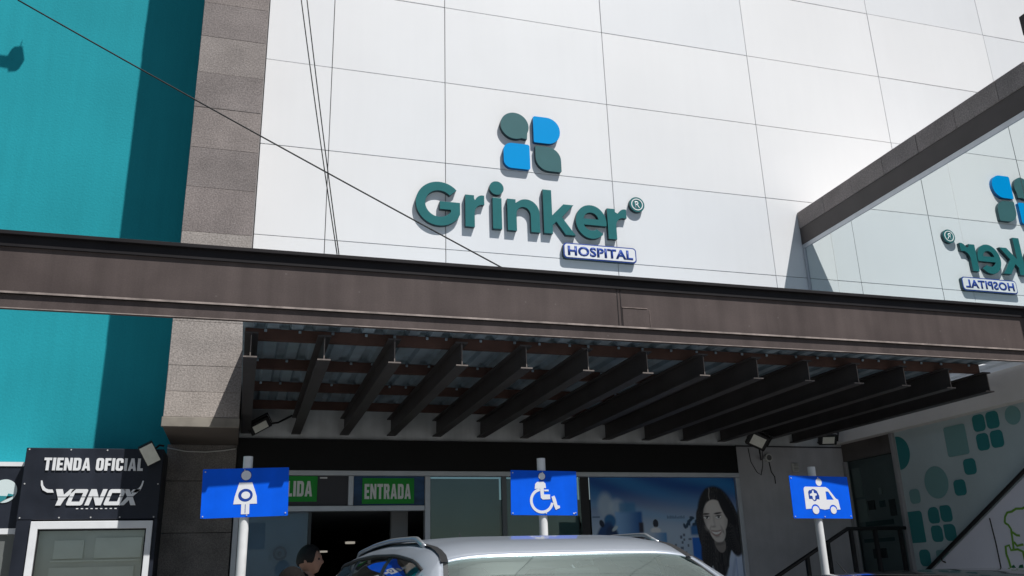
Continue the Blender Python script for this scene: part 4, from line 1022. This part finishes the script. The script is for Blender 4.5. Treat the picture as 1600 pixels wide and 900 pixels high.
def person(loc, rotz, height, label, hairmat, jackmat, headturn=0, thick=.012, lean=0):
    s_ = height/1.72
    V = [(0, 0, .95), (0, .01, 1.10), (0, .02, 1.28), (0, .02, 1.40), (0, .012, 1.475), (0, .0, 1.54),
         (.10, .02, 1.395), (.185, .02, 1.37), (.235, .04, 1.10), (.235, -.02, .88), (.232, -.035, .80),
         (-.10, .02, 1.395), (-.185, .02, 1.37), (-.235, .04, 1.10), (-.235, -.02, .88), (-.232, -.035, .80),
         (.095, 0, .90), (.10, -.01, .50), (.10, .02, .09), (.10, -.10, .035),
         (-.095, 0, .90), (-.10, .0, .50), (-.10, .03, .09), (-.10, -.09, .035)]
    E_ = [(0, 1), (1, 2), (2, 3), (3, 4), (4, 5), (3, 6), (6, 7), (7, 8), (8, 9), (9, 10), (3, 11), (11, 12), (12, 13), (13, 14), (14, 15), (0, 16), (16, 17), (17, 18), (18, 19), (0, 20), (20, 21), (21, 22), (22, 23)]
    Rd = [(.15, .11), (.13, .10), (.15, .11), (.12, .09), .056, .055, (.08, .07), .058, .044, .034, (.036, .018), (.08, .07), .058, .044, .034, (.036, .018), .085, .06, .042, (.045, .03), .085, .06, .042, (.045, .03)]
    # fingers and thumbs
    for sx, wi in ((1, 10), (-1, 15)):
        wx, wy, wz = V[wi]
        for f_, (dy, ln) in enumerate(((-.028, .075), (-.010, .083), (.010, .078), (.028, .060))):
            a = len(V); V += [(wx, wy+dy, wz-.055), (wx-sx*.006, wy+dy-.004, wz-.055-ln*.5), (wx-sx*.020, wy+dy-.012, wz-.055-ln)]
            E_ += [(wi, a), (a, a+1), (a+1, a+2)]; Rd += [.0095, .0085, .0070]
        a = len(V); V += [(wx-sx*.012, wy-.045, wz-.02), (wx-sx*.02, wy-.065, wz-.06)]; E_ += [(wi, a), (a, a+1)]; Rd += [.012, .009]
    base = skin_mesh(V, E_, Rd, 1)
    zc = 1.60
    bm = bmesh.new(); bm.from_mesh(base)
    hb = head_mesh(zc)
    Th = Matrix.Rotation(R(headturn), 4, 'Z')
    off_ = [bm.verts.new(Th @ Vector(v)) for v in hb.v]
    for f_, mi in zip(hb.f, hb.mi):
        if len(set(f_)) >= 3:
            try: q = bm.faces.new([off_[i] for i in f_]); q.material_index = mi; q.smooth = True
            except ValueError: pass
    me = bpy.data.meshes.new('person'); bm.to_mesh(me); bm.free()
    me.materials.append(M_skin); me.materials.append(M_eye)
    o = bpy.data.objects.new('person', me); COL.objects.link(o); tag(o, label, 'person')
    def child(nm, me_, m_):
        me_.materials.clear(); me_.materials.append(m_)
        c = bpy.data.objects.new(nm, me_); COL.objects.link(c); c.parent = o
        for p in me_.polygons: p.use_smooth = True
        return c
    ji = [0, 1, 2, 3, 6, 7, 8, 9, 11, 12, 13, 14]; ren = {k: i for i, k in enumerate(ji)}
    JV = [V[k] if k not in (6, 7, 11, 12, 3) else (V[k][0], V[k][1]+.035, V[k][2]+.045) for k in ji]+[(0, .060, 1.515)]; JE = [(ren[a], ren[b_]) for a, b_ in E_ if a in ren and b_ in ren]+[(ren[3], len(ji))]
    JR = [(.175, .13), (.165, .13), (.175, .13), (.14, .105), (.10, .085), .076, .062, .052, (.10, .085), .080, .062, .052, .070]
    child('jacket', skin_mesh(JV, JE, JR, 2), jackmat)
    ti = [0, 16, 17, 18, 20, 21, 22]; ren = {k: i for i, k in enumerate(ti)}
    child('trousers', skin_mesh([V[k] for k in ti], [(ren[a], ren[b_]) for a, b_ in E_ if a in ren and b_ in ren], [(.165, .125), .10, .078, .062, .10, .078, .062], 2), M_trouser)
    for sx in (1, -1):
        b = MB(); b.bbox(sx*.10-.048, sx*.10+.048, -.17, .085, 0.0, .085, .022); mm = bpy.data.meshes.new('shoe'); mm.from_pydata(b.v, [], b.f); child('shoe', mm, M_shoe)
    hm = hair_mesh(zc, thick); mm = bpy.data.meshes.new('hair'); mm.from_pydata([tuple(Th @ Vector(v)) for v in hm.v], [], hm.f); child('hair', mm, hairmat)
    o.location = loc; o.rotation_euler = (R(lean), 0, R(rotz)); o.scale = (s_, s_, s_)
    return o
person((-1.70, -2.3, 0.0), 62, 1.70, 'man with short black hair in black jacket walking towards the entrance', M_hair, M_jacket, 12)
person((-2.02, -5.6, 0.0), 178, 1.455, 'person with greying hair whose head top shows beside the silver car', M_hair2, M_jacket2, 0, .018)

# ------------------------------------------------------------------ floodlights and small fittings
def floodlight(loc, aim, size, label, arm=None, rollz=0, group='floodlights under the canopy', lens=.66, yoke=True):
    root = empty('floodlight', loc, label, 'lamp', group)
    q = Vector(aim).normalized().to_track_quat('-Y', 'Z').to_matrix().to_4x4()
    T = Matrix.Translation(loc) @ q @ Matrix.Rotation(R(rollz), 4, 'Y')
    w_, h_, d_ = size
    b = MB(); b.bbox(-w_/2, w_/2, -.0, d_, -h_/2, h_/2, .008)
    for k in range(5): b.box(-w_/2*.8, w_/2*.8, d_, d_+.02, -h_*.4+k*h_*.2-.003, -h_*.4+k*h_*.2+.003)
    b.xf(T); b.build('housing', M_lampbody, root)
    b = MB(); b.box(-w_/2*lens, w_/2*lens, -.004, -.0005, -h_/2*lens, h_/2*lens); b.xf(T); b.build('lens', M_lampglass, root)
    b = MB()
    if not yoke: b.box(-.02, .02, d_+.021, d_+.06, -.03, .03)
    else: b.box(-w_/2-.012, -w_/2-.004, .0, .03, -.02, h_/2+.03); b.box(w_/2+.004, w_/2+.012, .0, .03, -.02, h_/2+.03); b.box(-w_/2-.012, w_/2+.012, .0, .03, h_/2+.03, h_/2+.038)
    b.xf(T); b.build('bracket', M_lampbody, root)
    if arm:
        b = MB(); b.tube([T @ Vector((0, d_*.6, 0))]+[Vector(p) for p in arm], .011, 8); b.build('arm', M_lampbody, root)
    return root
floodlight((-2.14, -0.22, 3.05), (0.35, -0.75, -0.65), (.24, .14, .06), 'black floodlight on the wall beside the stone pillar under the canopy', [(-1.95, -.1, 3.12), (-1.80, -.002, 3.22)], -40)
floodlight((3.95, -0.42, 2.955), (-.45, -.8, -.55), (.26, .20, .06), 'black floodlight on the plaster wall right of the poster', [(4.10, -.2, 2.83), (4.22, -.02, 2.78)], 30)
floodlight((5.08, -0.32, 3.00), (-.2, -.8, -.5), (.24, .14, .05), 'small floodlight under the last rafter beside the side door', [(5.12, -.1, 3.02), (5.14, -.006, 3.02)], 0)
floodlight((-3.19, -0.74, 2.665), (0.20, -0.75, -0.35), (.145, .225, .05), 'pale tilted floodlight in front of the shop sign corner', [(-3.12, -.64, 2.77), (-3.08, -.605, 2.77)], -33, 'floodlights on the street front', .88, False)
# lamp above the picture whose shadow falls on the teal wall
sp = -SUN/SUN.y; base = Vector((-5.19, 0, 7.38)); hl = base+sp*0.9
fl = empty('wall_lamp', hl, 'lamp on an arm from the teal wall, its shadow showing at the top left', 'lamp')
b = MB(); b.bbox(-.06, .06, -.05, .05, -.10, .10, .02); b.xf(Matrix.Translation(hl) @ Matrix.Rotation(R(-14), 4, 'Y')); b.build('housing', M_lampbody, fl)
b = MB(); b.tube([hl+Vector((-.02, 0, -.06)), hl+Vector((-1.6, .0, .02)), hl+Vector((-1.75, .9, .02))], .04, 8); b.build('arm', M_lampbody, fl)
b = MB(); b.tube([hl+Vector((.03, 0, .15)), hl+Vector((.035, 0, .25))], .005, 6); b.build('antenna', M_lampbody, fl)
# small wall fittings
wc = empty('wall_speaker', (4.30, -0.05, 2.80), 'small round pale speaker on the plaster wall below the floodlight', 'speaker')
b = MB(); prism(b, [circ(4.315, 2.80, .052, 28)], facade(-.006), -.06, 0.0); b.build('body', M_grille, wc, bevel=.008)
b = MB(); prism(b, [circ(4.315, 2.80, .036, 24)], facade(-.067), -.004, 0.0); b.build('grille', mat('dark_grille', (.12, .12, .12), .7), wc)
vb = empty('vent_box', (4.72, -0.01, 2.62), 'small pale vent box on the plaster wall left of the ambulance sign pole', 'vent')
b = MB(); b.bbox(4.675, 4.765, -.045, -.006, 2.625, 2.735, .006); b.build('box', M_grille, vb)
for k in range(5):
    b = MB(); b.box(4.685, 4.755, -.049, -.0455, 2.640+k*.019, 2.649+k*.019); b.build('slat', mat('vent_slat', (.25, .25, .24), .7), vb)
def cable(name, pts, r, label, group=None, n=24, sag=0.0):
    P_ = [Vector(p) for p in pts]; out = []
    if len(P_) == 2:
        for i in range(n+1):
            t = i/n; p = P_[0].lerp(P_[1], t); p.z -= sag*4*t*(1-t); out.append(p)
    else: out = P_
    b = MB(); b.tube(out, r, 6); o = b.build(name, M_cable, None, True); tag(o, label, 'cable', group); return o
cable('wall_cable', [(4.05, -.012, 2.93), (4.07, -.012, 2.75), (4.14, -.012, 2.62), (4.20, -.012, 2.58), (4.24, -.012, 2.70), (4.26, -.012, 2.9)], .004, 'thin cable looping on the plaster wall under the right floodlight')
cable('wall_cable', [(4.34, -.012, 2.76), (4.36, -.012, 2.62), (4.40, -.012, 2.56), (4.40, -.015, 2.47)], .006, 'short cable hanging below the round wall speaker')
cable('pillar_cable', [(-3.09, -.05, 2.83), (-2.9, -.055, 2.795), (-2.7, -.055, 2.79), (-2.5, -.055, 2.81), (-2.38, -.055, 2.83)], .007, 'pale grey cable sagging across the dark lower pillar').data.materials[0] = M_grille
# overhead wires
cable('overhead_cable', [(0.10, -3.40, 3.745), ray(28, 0, 7.4)], .0065, 'black overhead cable slanting across teal wall, pillar and white panels', None, 30, .02)
for k_w, (px_, xx_) in enumerate(((470, -1.667), (479, -1.652))):
    cable('drop_wire', [(xx_, -3.40, 3.93), ray(px_, -6, 7.2)], .0045, ['left one of the two thin wires dropping steeply to the girder', 'right one of the two thin wires dropping steeply to the girder'][k_w], 'thin wires above the girder', 16, .04)
rl = empty('roof_lamp', (5.70, -3.95, 6.42), 'dark lamp housing on the wing roof at the upper right corner', 'lamp')
b = MB(); b.bbox(5.735, 6.15, -4.0, -3.86, 6.97, 7.22, .012); b.build('housing', M_lampbody, rl)
b = MB(); b.tube([(6.0, -3.93, 6.34), (6.0, -3.93, 6.968)], .03, 10); b.build('post', M_lampbody, rl)
